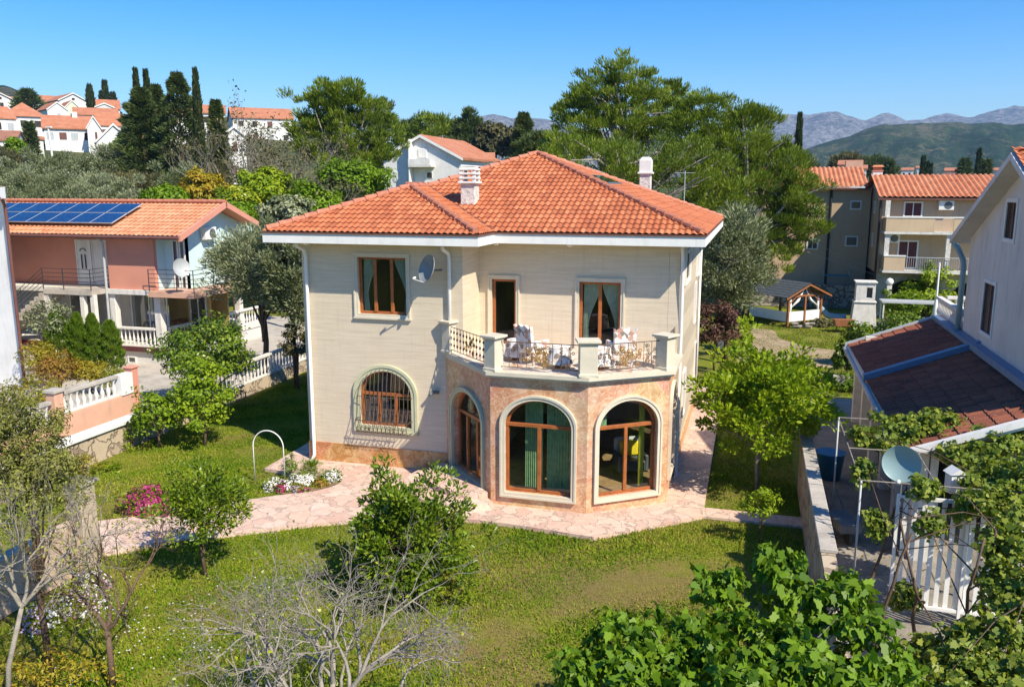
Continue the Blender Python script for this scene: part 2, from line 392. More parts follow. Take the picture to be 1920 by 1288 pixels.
sheet('path', TERR, .075, MT['paving'], .1)
sheet('path', [(11.16,-1.2),(13.42,-1.2),(13.42,-.62),(11.16,-.62)], .04, MT['paving'], .06)
sheet('side_yard', [(13.72,-12),(22,-12),(22,12),(13.72,12)], .004, MT['yard'])
sheet('gravel_road', arc_pts([(11.5,17.2),(13.8,17.1),(16.2,17.8),(19,18.6),(19,22.2),(16.6,21.9),(14.9,22.6),(13.6,24.6),(13.2,27.2),(11.6,27.5)]), .008, simple('pale_gravel', (.36,.27,.17), .95, .3, 2, 60, .8), 0)
# ================================================================== villa
villa = thing('villa', 'two-storey cream stone villa with red hip roof and marble bay in the centre', 'house')
WX = 10.2; EZ = 6.32
A_, B_, C_, D_, E_ = (4.2, 0), (6.05, -1.9), (8.45, -1.9), (10.2, -.62), (10.2, 1.4)
front = Pl((0, 0), (4.7, 0)); rec = Pl((4.7, 1.4), (WX, 1.4)); right = Pl((WX, 1.4), (WX, 11)); left = Pl((0, 11), (0, .283)); backw = Pl((WX-.283, 11), (.283, 11)); ret = Pl((4.7, .283), (4.7, 1.4))
W1 = rect(1.67, 3.12, 4.37, 5.94); W2 = arch(1.62, 3.2, 1.22, 2.12, 2.82)
D1 = rect(.36, 1.08, 3.46, 5.3); D2 = rect(2.83, 3.98, 3.46, 5.3)          # along rec
m = MB()
front.panel(m, [(0,.62),(4.2,.62),(4.2,3.4),(4.7,3.4),(4.7,EZ),(0,EZ)], [W1, W2])
ret.panel(m, rect(0, 1.117, 3.4, EZ), [], th=.2)
rec.panel(m, rect(0, 5.215, 3.4, EZ), [D1, D2])
SW = [rect(1.7, 3.3, 5.15, 5.95), rect(6.0, 6.5, 3.4, 4.6), rect(6.6, 7.3, 4.9, 5.5), rect(7.2, 7.8, 1.1, 2.4), rect(2.2, 2.9, 1.2, 2.4)]
right.panel(m, rect(0, 9.6, .45, EZ), SW)
left.panel(m, rect(0, 10.717, .45, EZ), []); backw.panel(m, rect(0, WX-.566, .45, EZ), [])
m.build('wall', MT['trav'], villa)
front.bar(mm := MB(), -.02, 4.2, 0.05, .62, -.25, .025); mm.build('plinth', MT['onyx'], villa)
left.bar(mm := MB(), 0, 10.44, 0.05, .45, -.2, .02); mm.build('plinth', MT['onyx'], villa)
right.bar(mm := MB(), 0, 9.6, .05, .45, -.25, .03); mm.build('plinth', MT['onyx'], villa)
# bay
pAB, pBC, pCD, pDE = Pl(A_, B_), Pl(B_, C_), Pl(C_, D_), Pl(D_, E_)
wAB = arch(.42, 2.22, .38, 1.95, 2.62); wBC = arch(.36, 2.04, .42, 2.12, 2.80); wCD = arch(.28, 1.88, .42, 2.12, 2.80); wDE = arch(.5, 1.6, .62, 2.25, 2.85)
bays = [(pAB, wAB), (pBC, wBC), (pCD, wCD), (pDE, wDE)]
m = MB()
for p, h in bays: p.panel(m, rect(0, p.len, 0.03, 3.30), [h], th=.24)
m.build('bay_wall', MT['marble'], villa)
poly = [A_, B_, C_, D_, E_, (4.2, 1.4)]
def offs(o):
    return [(4.2-o*.2, -.0), (6.05-o*.41, -1.9-o), (8.45+o*.33, -1.9-o), (10.2+o, -.62-o*.5), (10.2+o, 1.4), (4.2-o*.2, 1.4)]
m = MB(); m.prism(offs(.10), 3.30, 3.36); m.prism(offs(.16), 3.36, 3.45); m.build('cornice', MT['cream'], villa)
m = MB(); m.prism(offs(-.02), 3.451, 3.462)
t = NT('terrazzo'); o_ = t.obj(); vo = t.n('TexVoronoi', Vector=o_, Scale=9).outputs['Color']; sc_ = t.n('SeparateColor', Color=vo).outputs[0]
MT['terrazzo'] = t.pbr(t.ramp(sc_, (.3, (.62,.52,.42)), (.5, (.50,.26,.16)), (.7, (.68,.62,.55))), .5)
m.build('terrace_floor', MT['terrazzo'], villa)
# interior
m = MB(); m.prism([(4.5,-.0),(6.17,-1.6),(8.35,-1.6),(9.92,-.45),(9.92,5.6),(.35,5.6),(.35,.3),(4.4,.3)], .30, .36); m.build('room_floor', simple('ochre_rug', (.30,.19,.09), .9, .3, 5), villa)
m = MB(); m.box(.3, 9.9, 5.6, 5.7, .36, 3.25); m.box(5.25, 5.33, 2.2, 5.6, .36, 3.25); m.box(.32, 9.88, .32, 10.6, 3.2, 3.28)
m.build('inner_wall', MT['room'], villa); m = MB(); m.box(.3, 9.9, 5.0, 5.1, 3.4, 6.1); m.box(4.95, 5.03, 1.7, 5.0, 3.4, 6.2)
m.box(.32, 9.88, 1.7, 5, 6.1, 6.15); m.build('inner_wall', MT['dark'], villa)  # upstairs walls near-black: the unlit room's darkness is put into their colour
# ---- windows and doors
def curtain(pl, s0, s1, z0, z1, d, mat, par, tie=None, n=40, full=False):
    m = MB(); vs = []; rows = 14
    for j in range(rows+1):
        z = z1+(z0-z1)*j/rows; k = j/rows
        wfac = 1.0
        if tie: wfac = 1-.72*math.sin(min(1, k/.72)*math.pi/2)**1.6 if k < .72 else .28+.1*(k-.72)/.28
        for i in range(n+1):
            t_ = i/n
            s_ = (s0+(s1-s0)*t_*wfac) if tie != 'r' else (s1-(s1-s0)*(1-t_)*wfac)
            vs.append(pl.p(s_, z, d+.03*math.sin(t_*math.pi*2*9)*(.6+.4*math.sin(3*t_+k))))
    fs = [(j*(n+1)+i, j*(n+1)+i+1, (j+1)*(n+1)+i+1, (j+1)*(n+1)+i) for j in range(rows) for i in range(n)]
    return m.add(vs, fs).build('curtain', mat, par, smooth_=True, fix=False)
def inset(h, a):
    xs = [q[0] for q in h]; c = (min(xs)+max(xs))/2; w_ = (max(xs)-min(xs))/2; zs = [q[1] for q in h]; z0, z1 = min(zs), max(zs); hh = z1-z0
    return [(c+(s-c)*(w_-a)/w_, z0+a+(z-z0)*(hh-2*a)/hh) for s, z in h]
def window(pl, h, name, par, trim=.09, trimmat='cream', vbars=(), hbars=(), fw=.07, deep=-.12, glass='glass', proud=.035, trimd=None):
    m = MB(); pl.ring(m, inset(h, -.001), inset(h, fw), deep-.06, deep)
    xs = [q[0] for q in h]; zs = [q[1] for q in h]; s0, s1, z0, z1 = min(xs), max(xs), min(zs), max(zs)
    for hb in hbars: pl.bar(m, s0+.005, s1-.005, hb-.045, hb+.045, deep-.055, deep+.012)
    for vb, za, zb in vbars: pl.bar(m, vb-.045, vb+.045, za if za else z0+fw*.9, zb if zb else z1-fw*.9, deep-.05, deep+.02)
    fr = m.build(name, MT['wood'], par, bevel=.006)
    m = MB(); pl.sheet(m, inset(h, fw*.6), deep-.03); m.build('pane', MT[glass], fr, fix=False)
    if trim:
        m = MB(); pl.ring(m, inset(h, -trim), inset(h, .012), -.02, proud)
        pl.ring(m, inset(h, -trim*.99), inset(h, -trim*.55), proud-.01, proud+.022)
        m.build('stone_surround', MT[trimmat], fr)
    return fr
f = window(front, W1, 'window', villa, .1, 'cream', vbars=((2.15, 0, 0), (2.64, 0, 0)), fw=.075, glass='glass')
front.bar(mm := MB(), 1.55, 3.24, 4.25, 4.30, 0, .07); mm.build('sill', MT['cream'], f)
curtain(front, 1.72, 2.15, 4.42, 5.9, -.32, MT['curtain2'], f, 'l'); curtain(front, 2.62, 3.08, 4.42, 5.9, -.32, MT['curtain2'], f, 'r')
f = window(front, W2, 'window', villa, .17, 'green_trim', vbars=((2.16, 0, 2.12), (2.66, 0, 2.12)), hbars=(2.12,), fw=.07, proud=.05, glass='dglass')
curtain(front, 1.75, 2.35, 1.25, 2.6, -.33, MT['curtain2'], f); 
m = MB()                                    # bulged iron grille
for k in range(13):
    s_ = 1.66+k*1.5/12; a = (s_-2.41)/.79; zt = 2.12+.70*math.sqrt(max(0, 1-a*a))
    pts = [(1.10, .10), (1.10, .30), (1.3, .38), (1.55, .30), (1.8, .22), (zt*.5+1.0, .20), (zt+.02, .12), (zt+.03, .03)]
    m.tube([front.p(s_, z, d) for z, d in pts], .010, 5)
for z_, d_ in ((1.12, .3), (1.45, .34), (2.1, .2)): m.tube([front.p(1.6, z_, .02), front.p(1.62, z_, d_), front.p(3.2, z_, d_), front.p(3.22, z_, .02)], .010, 5)
for k in range(12):
    s_ = 1.72+k*1.5/12
    m.tube([front.p(s_+.04*math.cos(q), 1.22+.06*math.sin(q), .37) for q in [j*.7 for j in range(9)]], .007, 4)
m.build('grille', MT['iron'], f)
m = MB()                                                   # little scrolls along the foot
for k in range(26):
    s_ = 1.7+rnd.random()*1.4; z_ = 1.2+rnd.random()*.3; r = .03+rnd.random()*.03
    m.tube([front.p(s_+r*math.cos(q), z_+r*math.sin(q), .36) for q in [j*.8 for j in range(8)]], .006, 4)
m.build('scrollwork', MT['iron'], f)
f = window(rec, D1, 'balcony_door', villa, .1, 'cream', fw=.085, deep=-.08, glass='glass', vbars=())
f = window(rec, D2, 'balcony_door', villa, .1, 'cream', vbars=((3.40, 0, 0),), fw=.085, deep=-.08, glass='glass')
curtain(rec, 2.92, 3.4, 3.5, 5.22, -.28, MT['curtain2'], f, 'l'); curtain(rec, 3.42, 3.92, 3.5, 5.22, -.28, MT['curtain2'], f, 'r')
for h in SW:
    f = window(right, h, 'window', villa, .08, 'white', fw=.05, deep=-.1, glass='dglass', proud=.03)
m = MB()
for k in range(8): right.bar(m, 1.75+k*.21, 1.765+k*.21, 5.15, 5.95, -.05, -.03)
for k in range(4): right.bar(m, 1.7, 3.3, 5.25+k*.2, 5.265+k*.2, -.05, -.035)
m.build('window_grille', MT['iron'], villa)
f = window(pAB, wAB, 'entrance_door', villa, .11, 'green_trim', vbars=((1.0, 0, 1.9), (1.6, 0, 1.9)), hbars=(1.95,), fw=.075, deep=-.16, proud=.06)
m = MB()
for k in range(16):
    q0 = rnd.uniform(0, 6); c_ = (.95+rnd.random()*.5, 2.05+rnd.random()*.42)
    m.tube([pAB.p(c_[0]+.07*math.cos(q0+q), c_[1]+.07*math.sin(q0+q), -.2) for q in [j*.7 for j in range(8)]], .008, 4)
m.build('fanlight_scroll', MT['iron'], f)
m = MB(); pAB.bar(m, 1.08, 1.10, 1.05, 1.3, -.14, -.09); m.build('handle', MT['gold'], f)
f = window(pBC, wBC, 'window', villa, .11, 'cream', glass='bayglass', vbars=((1.2, 0, 2.08),), hbars=(2.12,), fw=.075, proud=.06)
curtain(pBC, .75, 1.2, .42, 3.1, -.5, MT['curtain'], f); curtain(pBC, 1.3, 1.95, .42, 3.1, -.5, MT['curtain'], f)
f = window(pCD, wCD, 'window', villa, .11, 'cream', glass='bayglass', vbars=((1.08, 0, 2.08),), hbars=(2.12,), fw=.075, proud=.06)
curtain(pCD, 1.62, 1.78, .42, 3.1, -.45, simple('olive_curtain', (.45,.45,.06), .9), f); curtain(pCD, .3, .7, 2.05, 3.1, -.4, MT['curtain'], f)
f = window(pDE, wDE, 'window', villa, .11, 'cream', fw=.075, hbars=(2.2,), proud=.05)
# ---- roof
sl_ = .387; th_ = math.atan(sl_); RZ = 6.60
def roof_face(name, org, u, v, ulen, vlen, clips, mat, par, tw=.168, thh=.30, amp=.036, step=.032, sub=8, p=.8):
    org, u, v = Vector(org), Vector(u).normalized(), Vector(v).normalized(); nrm = u.cross(v).normalized()
    if nrm.z < 0: nrm = -nrm
    nu = int(ulen/tw*sub)+1; nr = int(math.ceil(vlen/thh))
    us = np.arange(nu+1)*tw/sub; hw = amp*(0.5+0.5*np.cos(2*np.pi*us/tw))**p
    vs = []; uvs = []; 
    for r in range(nr):
        for t_, hh in ((0.0, step), (1.0, 0.004)):
            vv = min(r*thh+t_*thh*1.0, vlen+.2)
            q = np.array(org)[None]+us[:, None]*np.array(u)[None]+np.array(v)[None]*vv+np.array(nrm)[None]*(hw+hh)[:, None]
            vs.append(q); uvs.append(np.stack([us+.001, np.full_like(us, r*thh+.1)], 1))
    V = np.concatenate(vs); U = np.concatenate(uvs); R = nr*2; n1 = nu+1
    i = np.arange(R-1)[:, None]*n1+np.arange(nu)[None]; i = i.reshape(-1)
    F = np.stack([i, i+1, i+1+n1, i+n1], 1)
    me = bpy.data.meshes.new(name); me.from_pydata(V.tolist(), [], F.tolist()); 
    ul = me.uv_layers.new(name='UVMap'); li = np.empty(len(me.loops), np.int32); me.loops.foreach_get('vertex_index', li)
    ul.data.foreach_set('uv', U[li].reshape(-1))
    me.polygons.foreach_set('use_smooth', [True]*len(me.polygons))
    bm = bmesh.new(); bm.from_mesh(me)
    for e in bm.edges:
        pass
    for co, no in clips:
        g = bm.verts[:]+bm.edges[:]+bm.faces[:]
        bmesh.ops.bisect_plane(bm, geom=g, plane_co=Vector(co), plane_no=Vector(no), clear_outer=True)
    # sharp risers
    bm.normal_update()
    for fc in bm.faces: fc.smooth = True
    for e in bm.edges:
        if len(e.link_faces) == 2 and e.link_faces[0].normal.angle(e.link_faces[1].normal, 0) > .6: e.smooth = False
    bm.to_mesh(me); bm.free()
    return link(name, me, mat, par)
xl, xr, yf, yb = -.70, 10.82, .7, 12.25; J = 5.35; yf2 = -.7
apx, apy = (xl+xr)/2, .7+(xr-xl)/2; apz = RZ+(xr-xl)/2*sl_
L_ = 7.0; vF = (0, 1, sl_); 
rf = roof_face('roof', (xl, yf-.04, RZ), (1,0,0), vF, xr-xl, L_, [((xr,yf,0),(1,1,0)), ((xl,yf,0),(-1,1,0))], MT['tile'], villa)
roof_face('roof_slope', (xl, yf2-.04, RZ), (1,0,0), vF, J-xl, 3.9, [((xl,yf2,0),(-1,1,0)), ((J,yf2,0),(1,1,0))], MT['tile'], rf)
roof_face('roof_slope', (J+.03, yf2, RZ), (0,1,0), (-1,0,sl_), 5, 3.6, [((J,yf2,0),(-1,-1,0)), ((J,yf,0),(1,1,0))], MT['tile'], rf)
roof_face('roof_slope', (xr+.04, yf, RZ), (0,1,0), (-1,0,sl_), yb-yf, L_, [((xr,yf,0),(-1,-1,0)), ((xr,yb,0),(-1,1,0))], MT['tile'], rf, amp=.03)
roof_face('roof_slope', (xl, yf2, RZ), (0,1,0), (1,0,sl_), yb-yf2, L_, [((xl,yf2,0),(1,-1,0)), ((xl,yb,0),(1,1,0)), ((2.325,0,0),(1,0,0))], MT['tile'], rf, sub=4)
roof_face('roof_slope', (xl, yf, RZ), (0,1,0), (1,0,sl_), yb-yf, L_, [((xl,yf,0),(1,-1,0)), ((xl,yb,0),(1,1,0)), ((2.325,0,0),(-1,0,0))], MT['tile'], rf, sub=4)
roof_face('roof_slope', (xl, yb, RZ), (1,0,0), (0,-1,sl_), xr-xl, L_, [((xl,yb,0),(-1,-1,0)), ((xr,yb,0),(1,-1,0))], MT['tile'], rf, sub=4)
def ridge_caps(a, b, mat, par, r=.10, seg=.36, name='ridge_cap', lift=.05):
    a, b = Vector(a), Vector(b); d = b-a; n = max(1, int(d.length/seg)); m = MB()
    for k in range(n):
        p0 = a+d*(k/n); p1 = a+d*((k+1.12)/n)
        m.tube([p0+Vector((0,0,lift+.012)), p1+Vector((0,0,lift-.012))], [r, r*.82], 10)
    return m.build(name, mat, par, smooth_=False)
t = NT('ridge_tile'); o_ = t.obj(); n_ = t.noise(o_, 9, 5, .6)
MT['ridge'] = t.pbr(t.ramp(n_, (.3, (.36,.13,.08)), (.6, (.50,.20,.12)), (.8, (.55,.30,.21))), .7, t.bump(n_, .3, .01))
sa = (2.325, yf2+3.025, RZ+3.025*sl_); sb = (2.325, yf+3.025, RZ+3.025*sl_); ap = (apx, apy, apz)
for a, b in (((xl+.05,yf2+.05,RZ+.03), sa), ((J-.05,yf2+.05,RZ+.03), sa), (sa, sb), (sb, ap), ((xr-.05,yf+.05,RZ+.03), ap), ((xr-.05,yb-.05,RZ+.03), ap), ((xl+.05,yb-.05,RZ+.03), ap)):
    ridge_caps(a, b, MT['ridge'], rf)
m = MB(); m.tube([(J,yf,RZ+.03), (sb[0],sb[1],sb[2]+.03)], .05, 6); m.build('valley', MT['gutter'], rf)
# eaves: soffit, fascia, gutter lip
ev = [(xl,yf2),(J,yf2),(J,yf),(xr,yf),(xr,yb),(xl,yb)]
m = MB(); m.prism(ev, EZ+.005, EZ+.03)
m.build('soffit', MT['cream'], rf)
m = MB()
def eo(o): return [(xl-o,yf2-o),(J+o,yf2-o),(J+o,yf-o),(xr+o,yf-o),(xr+o,yb+o),(xl-o,yb+o)]
a, b = eo(.03), eo(-.05); n = 6
vs = [(x,y,EZ) for x,y in a]+[(x,y,RZ-.03) for x,y in a]+[(x,y,RZ-.03) for x,y in b]+[(x,y,EZ+.0) for x,y in b]
fs = []
for i in range(n):
    j = (i+1) % n
    for l in range(4):
        k = (l+1) % 4; fs.append((i+l*n, j+l*n, j+k*n, i+k*n))
m.add(vs, fs).build('fascia', MT['fascia'], rf)
m = MB(); a, b = eo(.06), eo(-.07)
vs = [(x,y,RZ-.03) for x,y in a]+[(x,y,RZ+.012) for x,y in a]+[(x,y,RZ+.012) for x,y in b]+[(x,y,RZ-.028) for x,y in b]
m.add(vs, fs).build('gutter', MT['gutter'], rf)
for x_, y_ in ((5.3, 1.05), (7.35, 1.05), (.35, -.35)):
    m = MB(); m.lathe([(.10,0),(.10,-.03),(.08,-.07),(.03,-.09)], (x_, y_, EZ+.004)); m.build('soffit_lamp', MT['plastic'], rf, smooth_=True)
# chimneys and skylight on the roof
MT['split'] = simple('white_split_stone', (.66,.62,.57), .9, .28, 9, 18, .9)
cz = 7.25
m = MB(); m.cbox((4.06, 2.55, cz-.35), (.42,.42,.98)); ch = m.build('chimney', MT['split'], villa, bevel=.01)
m = MB(); m.cbox((4.06, 2.55, cz-.02-.25), (.5,.5,.16)); m.build('lead_flashing', MT['maroon'], ch)
tag(ch, 'square white chimney with slotted louvre cap'); m = MB(); m.cbox((4.06, 2.55, cz+.63), (.56,.56,.06))
for k in range(3):
    m.cbox((4.06, 2.55, cz+.76+k*.12), (.50,.50,.055))
for sx in (-.19, .19):
    for sy in (-.19, .19): m.cbox((4.06+sx, 2.55+sy, cz+.69), (.08,.08,.34))
m.cbox((4.06, 2.55, cz+1.10), (.40,.40,.03)); m.build('louvre_cap', MT['white'], ch, bevel=.008)
m = MB(); m.cbox((8.05, 10.9, 7.0), (.40,.40,1.25)); ch = m.build('chimney', MT['split'], villa, bevel=.01)
tag(ch, 'tall stone chimney with plain block cap'); m = MB(); m.cbox((8.05, 10.9, 8.25), (.54,.54,.07)); m.cbox((8.05, 10.9, 8.32), (.44,.44,.42)); m.cbox((8.05, 10.9, 8.74), (.44,.44,.12), 0, .6); m.build('cap', MT['white'], ch, bevel=.01)
m = MB()
def rp(x, y, h): return (x, y, RZ+(xr-x)*sl_+h)
m.add([rp(7.7,4.9,.09),rp(7.0,4.9,.09),rp(7.0,7.6,.09),rp(7.7,7.6,.09),rp(7.7,4.9,-.05),rp(7.0,4.9,-.05),rp(7.0,7.6,-.05),rp(7.7,7.6,-.05)], [(0,1,2,3),(0,4,5,1),(1,5,6,2),(2,6,7,3),(3,7,4,0)])
sk = m.build('skylight', MT['dkgrey'], villa)
m = MB()
for y0, y1 in ((5.0, 6.2), (6.35, 7.5)): m.add([rp(7.62,y0,.1),rp(7.08,y0,.1),rp(7.08,y1,.1),rp(7.62,y1,.1)], [(0,1,2,3)])
m.build('skylight_pane', MT['dglass'], sk, fix=False)
# downpipes
def pipe(pts, name='downpipe', mat='plastic', r=.05):
    return MB().tube(pts, r, 10).build(name, MT[mat], villa, smooth_=True)
pipe([(.12,-.5,6.3),(.12,-.45,6.22),(.16,-.12,6.08),(.17,-.08,5.9),(.17,-.08,.25),(.17,-.2,.12),(.17,-.3,.10)])
pipe([(4.33,-.5,6.3),(4.33,-.42,6.2),(4.35,-.10,6.08),(4.36,-.08,5.9),(4.36,-.08,3.5)])
pipe([(10.27,.9,6.3),(10.27,1.1,6.2),(10.27,1.28,6.1),(10.27,1.32,5.9),(10.27,1.46,3.6),(10.27,1.46,.15),(10.3,1.3,.10)])
pipe([(10.27,8.9,6.3),(10.27,8.9,.1)])
m = MB(); m.cbox((3.92,-.09,2.3), (.2,.1,.07)); m.tube([(3.86,-.1,2.33),(3.8,-.2,2.27)], .045, 8); m.build('wall_lamp', MT['dkgrey'], villa)
# steps
cxs, cys = 5.02, -1.02
def fan(r, ex=1.0):
    n_ = Vector((-.716, -.698)); t_ = Vector((.698, -.716)); pts = []
    for k in range(21):
        a = math.pi*k/20; q = n_*math.sin(a)*r*ex-t_*math.cos(a)*r; pts.append((cxs+q.x-n_.x*.05, cys+q.y-n_.y*.05))
    return pts
m = MB(); m.prism(fan(1.32, .72), .07, .37); m.prism(fan(1.62, .98), .07, .22); m.build('door_steps', MT['paving'], villa)
m = MB(); pAB.bar(m, .3, 2.3, .05, .39, -.3, .02); m.build('threshold', MT['marble'], villa)
# balcony pillars and railings
def pillar(c, rz, w_=.34, d_=.30):
    m = MB(); m.cbox((c[0],c[1],3.452), (w_,d_,.76), rz); m.cbox((c[0],c[1],4.212), (w_+.06,d_+.06,.04), rz); m.cbox((c[0],c[1],4.252), (w_+.14,d_+.14,.06), rz); m.cbox((c[0],c[1],3.452), (w_+.05,d_+.05,.07), rz)
    m.build('balcony_pillar', MT['cream'], villa, bevel=.008)
pillar((4.32,-.06), -.4, .28, .26); pillar((6.12,-1.82), math.radians(-23), .34, .34); pillar((8.42,-1.82), math.radians(18), .42, .36); pillar((10.08,-.58), math.radians(60), .34, .34)
def scroll(m, pl, s, z, r, turns=1.6, q0=0, sg=1, rr=.008, d=0):
    m.tube([pl.p(s+sg*r*(1-.75*q/turns/6.28)*math.cos(q0+q), z+r*(1-.75*q/turns/6.28)*math.sin(q0+q), d) for q in [j*turns*6.28/12 for j in range(13)]], rr, 4)
def railing(A, B, a0, a1, fancy):
    pl = Pl(A, B); m = MB(); L = pl.len; z0, z1 = 3.55, 4.16
    for z in (z0, z1): m.tube([pl.p(a0, z), pl.p(L-a1, z)], .012, 6)
    n = int((L-a0-a1)/(.17 if fancy else .21))
    for k in range(n+1):
        s_ = a0+(L-a0-a1)*k/n; m.tube([pl.p(s_, 3.46 if k in (0, n) else z0), pl.p(s_, z1)], .008, 5)
        if fancy:
            for zz in (3.68, 3.86, 4.03): scroll(m, pl, s_, zz, .045, 1.2, 0, 1, .009); scroll(m, pl, s_, zz, .045, 1.2, 3.14, 1, .009)
    r = MB(); mid = (a0+L-a1)/2
    for k in range(34 if not fancy else 12):
        s_ = mid+rnd.gauss(0, .16); zz = 3.84+rnd.gauss(0, .11); scroll(r, pl, s_, min(4.1, max(3.6, zz)), .05+.03*rnd.random(), 1.3, rnd.random()*6, rnd.choice((-1, 1)), .011, .01)
    if not fancy:
        for e in (a0+.22, L-a1-.22, a0+.42, L-a1-.42):
            for k in range(5): scroll(m, pl, e+rnd.uniform(-.12, .12), 3.66+k*.1, .05, 1.3, rnd.random()*6, rnd.choice((-1, 1)), .009)
    o = m.build('railing', MT['iron'], villa); r.build('rosette', MT['gold'], o)
railing((4.32,-.06), (6.12,-1.82), .14, .17, True); railing((6.12,-1.82), (8.42,-1.82), .17, .21, False); railing((8.42,-1.82), (10.08,-.58), .21, .17, False); railing((10.08,-.58), (10.12,1.4), .17, .02, False)
# ---- loose things at the villa
MT['dish2'] = simple('weathered_grey_dish', (.22,.25,.27), .4, .2, 3, 30, .05, .5)
def satdish(name, label, loc, r, aim, mat='lgrey', mastlen=.5, group=None, wall=None):
    t = thing(name, label, 'satellite dish', loc, 0, group); M_ = Vector(aim).to_track_quat('Z', 'Y').to_matrix()
    m = MB(); prof = [(.001,0)]+[(r*k/8, .16*r*(k/8)**2*2) for k in range(1, 9)]+[(r*1.02, .34*r), (r, .32*r-.02)]+[(r*k/8, .16*r*(k/8)**2*2-.02) for k in range(7, 0, -1)]
    m.lathe(prof, (0,0,0), 40, aim); m.build('reflector', MT[mat], t, smooth_=True)
    tip = M_ @ Vector((0, -r*.95, r*1.15)); low = M_ @ Vector((0, -r*.98, .3*r))
    m = MB(); m.tube([low, tip], .016, 6); m.build('feed_arm', MT['lgrey'], t)
    m = MB(); m.tube([tip, tip-(tip-Vector((0,0,0)))*.16], [.035,.03], 10); m.build('receiver', MT['plastic'], t, smooth_=True)
    m = MB(); bk = M_ @ Vector((0,0,-.05)); m.tube([(0,0,0), bk, bk+Vector(wall or (0,0,-mastlen))], .022, 8); m.build('mount', MT['dkgrey'], t)
    return t
satdish('satellite_dish', 'grey dish on the cream villa wall between window and downpipe', (3.98,-.45,5.68), .37, (-.62,-.72,.30), 'dish2', wall=(.12,.40,-.02))
def armchair(loc, rz, label):
    t = thing('balcony_chair', label, 'chair', loc, rz, 'covered chairs on the balcony')
    tx = NT('floral_cover') if 'floral' not in MT else None
    if tx:
        o = tx.obj(); v = tx.n('TexVoronoi', Vector=o, Scale=11.0); k = tx.n('SeparateColor', Color=v.outputs['Color'])
        MT['floral'] = tx.pbr(tx.ramp(k.outputs[0], (.55, (.80,.78,.76)), (.62, (.62,.30,.20)), (.75, (.75,.62,.52)), (.9, (.30,.24,.20))), .9)
    m = MB(); m.cbox((0,0,.30), (.52,.5,.16)); m.build('seat', MT['floral'], t, bevel=.03)
    m = MB(); vs = []
    for d in (0, .09):
        for x, z in ((-.25,.4),(.25,.4),(.29,1.0),(.22,.93),(.10,1.02),(0,.97),(-.10,1.02),(-.22,.93),(-.29,1.0)): vs.append((x, .2+d+(z-.4)*.18, z))
    m.add(vs, [tuple(range(9))[::-1], tuple(range(9, 18))]+[(i, (i+1) % 9, (i+1) % 9+9, i+9) for i in range(9)]).build('backrest', MT['floral'], t)
    for s in (-1, 1):
        m = MB(); m.cbox((s*.28,-.02,.42), (.09,.48,.2)); m.build('armrest', MT['floral'], t, bevel=.02)
        for y in (-.2, .2): MB().cbox((s*.22,y,0), (.05,.05,.31)).build('leg', MT['floral'], t)
armchair((6.85, -.9, 3.462), math.radians(150), 'white floral covered chair in front of the wall between the balcony doors')
armchair((9.0, -.55, 3.462), math.radians(205), 'white floral covered chair at the right end of the balcony')
for (x, y, lb) in ((8.55, -1.05, 'small table under a floral cloth near the right balcony chair'), (7.6, -1.15, 'small cloth-covered table behind the middle balcony railing'), (6.35,-.55,'low floral covered stool behind the left corner pillar')):
    t = thing('small_table', lb, 'table', (x, y, 3.462)); m = MB()
    m.lathe([(.34,.12),(.30,.3),(.27,.5),(.27,.52),(.02,.525)], n=20); m.build('tablecloth', MT['floral'], t, smooth_=False)
    MB().cbox((0,0,0), (.2,.2,.12)).build('base', MT['wood'], t)
t = thing('armchair', 'dark armchair with yellow cushion inside the bay behind the right window', 'armchair', (9.15, .5, .36), math.radians(25))
m = MB(); m.cbox((0,0,.12), (.7,.65,.3)); m.build('seat', MT['dkgrey'], t, bevel=.05); m = MB(); m.cbox((0,.33,.3), (.7,.14,.6)); m.build('backrest', MT['lgrey'], t, bevel=.05)
m = MB(); m.cbox((0,.12,.44), (.5,.16,.42)); m.build('cushion', MT['yellow'], t, bevel=.05)
for s in (-1,1): MB().cbox((s*.36,-.02,.12),(.1,.6,.45)).build('armrest', MT['dkgrey'], t, bevel=.03)
# hoop
m = MB(); pts = [(0,0,0)]+[(.0+.42-.42*math.cos(math.pi*k/14), 0.12*k/14, 1.0+.42*math.sin(math.pi*k/14)) for k in range(15)]+[(.84,.12,0)]
tag(m.tube(pts, .016, 8).build('garden_hoop', MT['plastic'], smooth_=True), 'thin white metal hoop standing in the lawn by the flowerbed', 'plant hoop').location = (-.62, -1.9, 0)
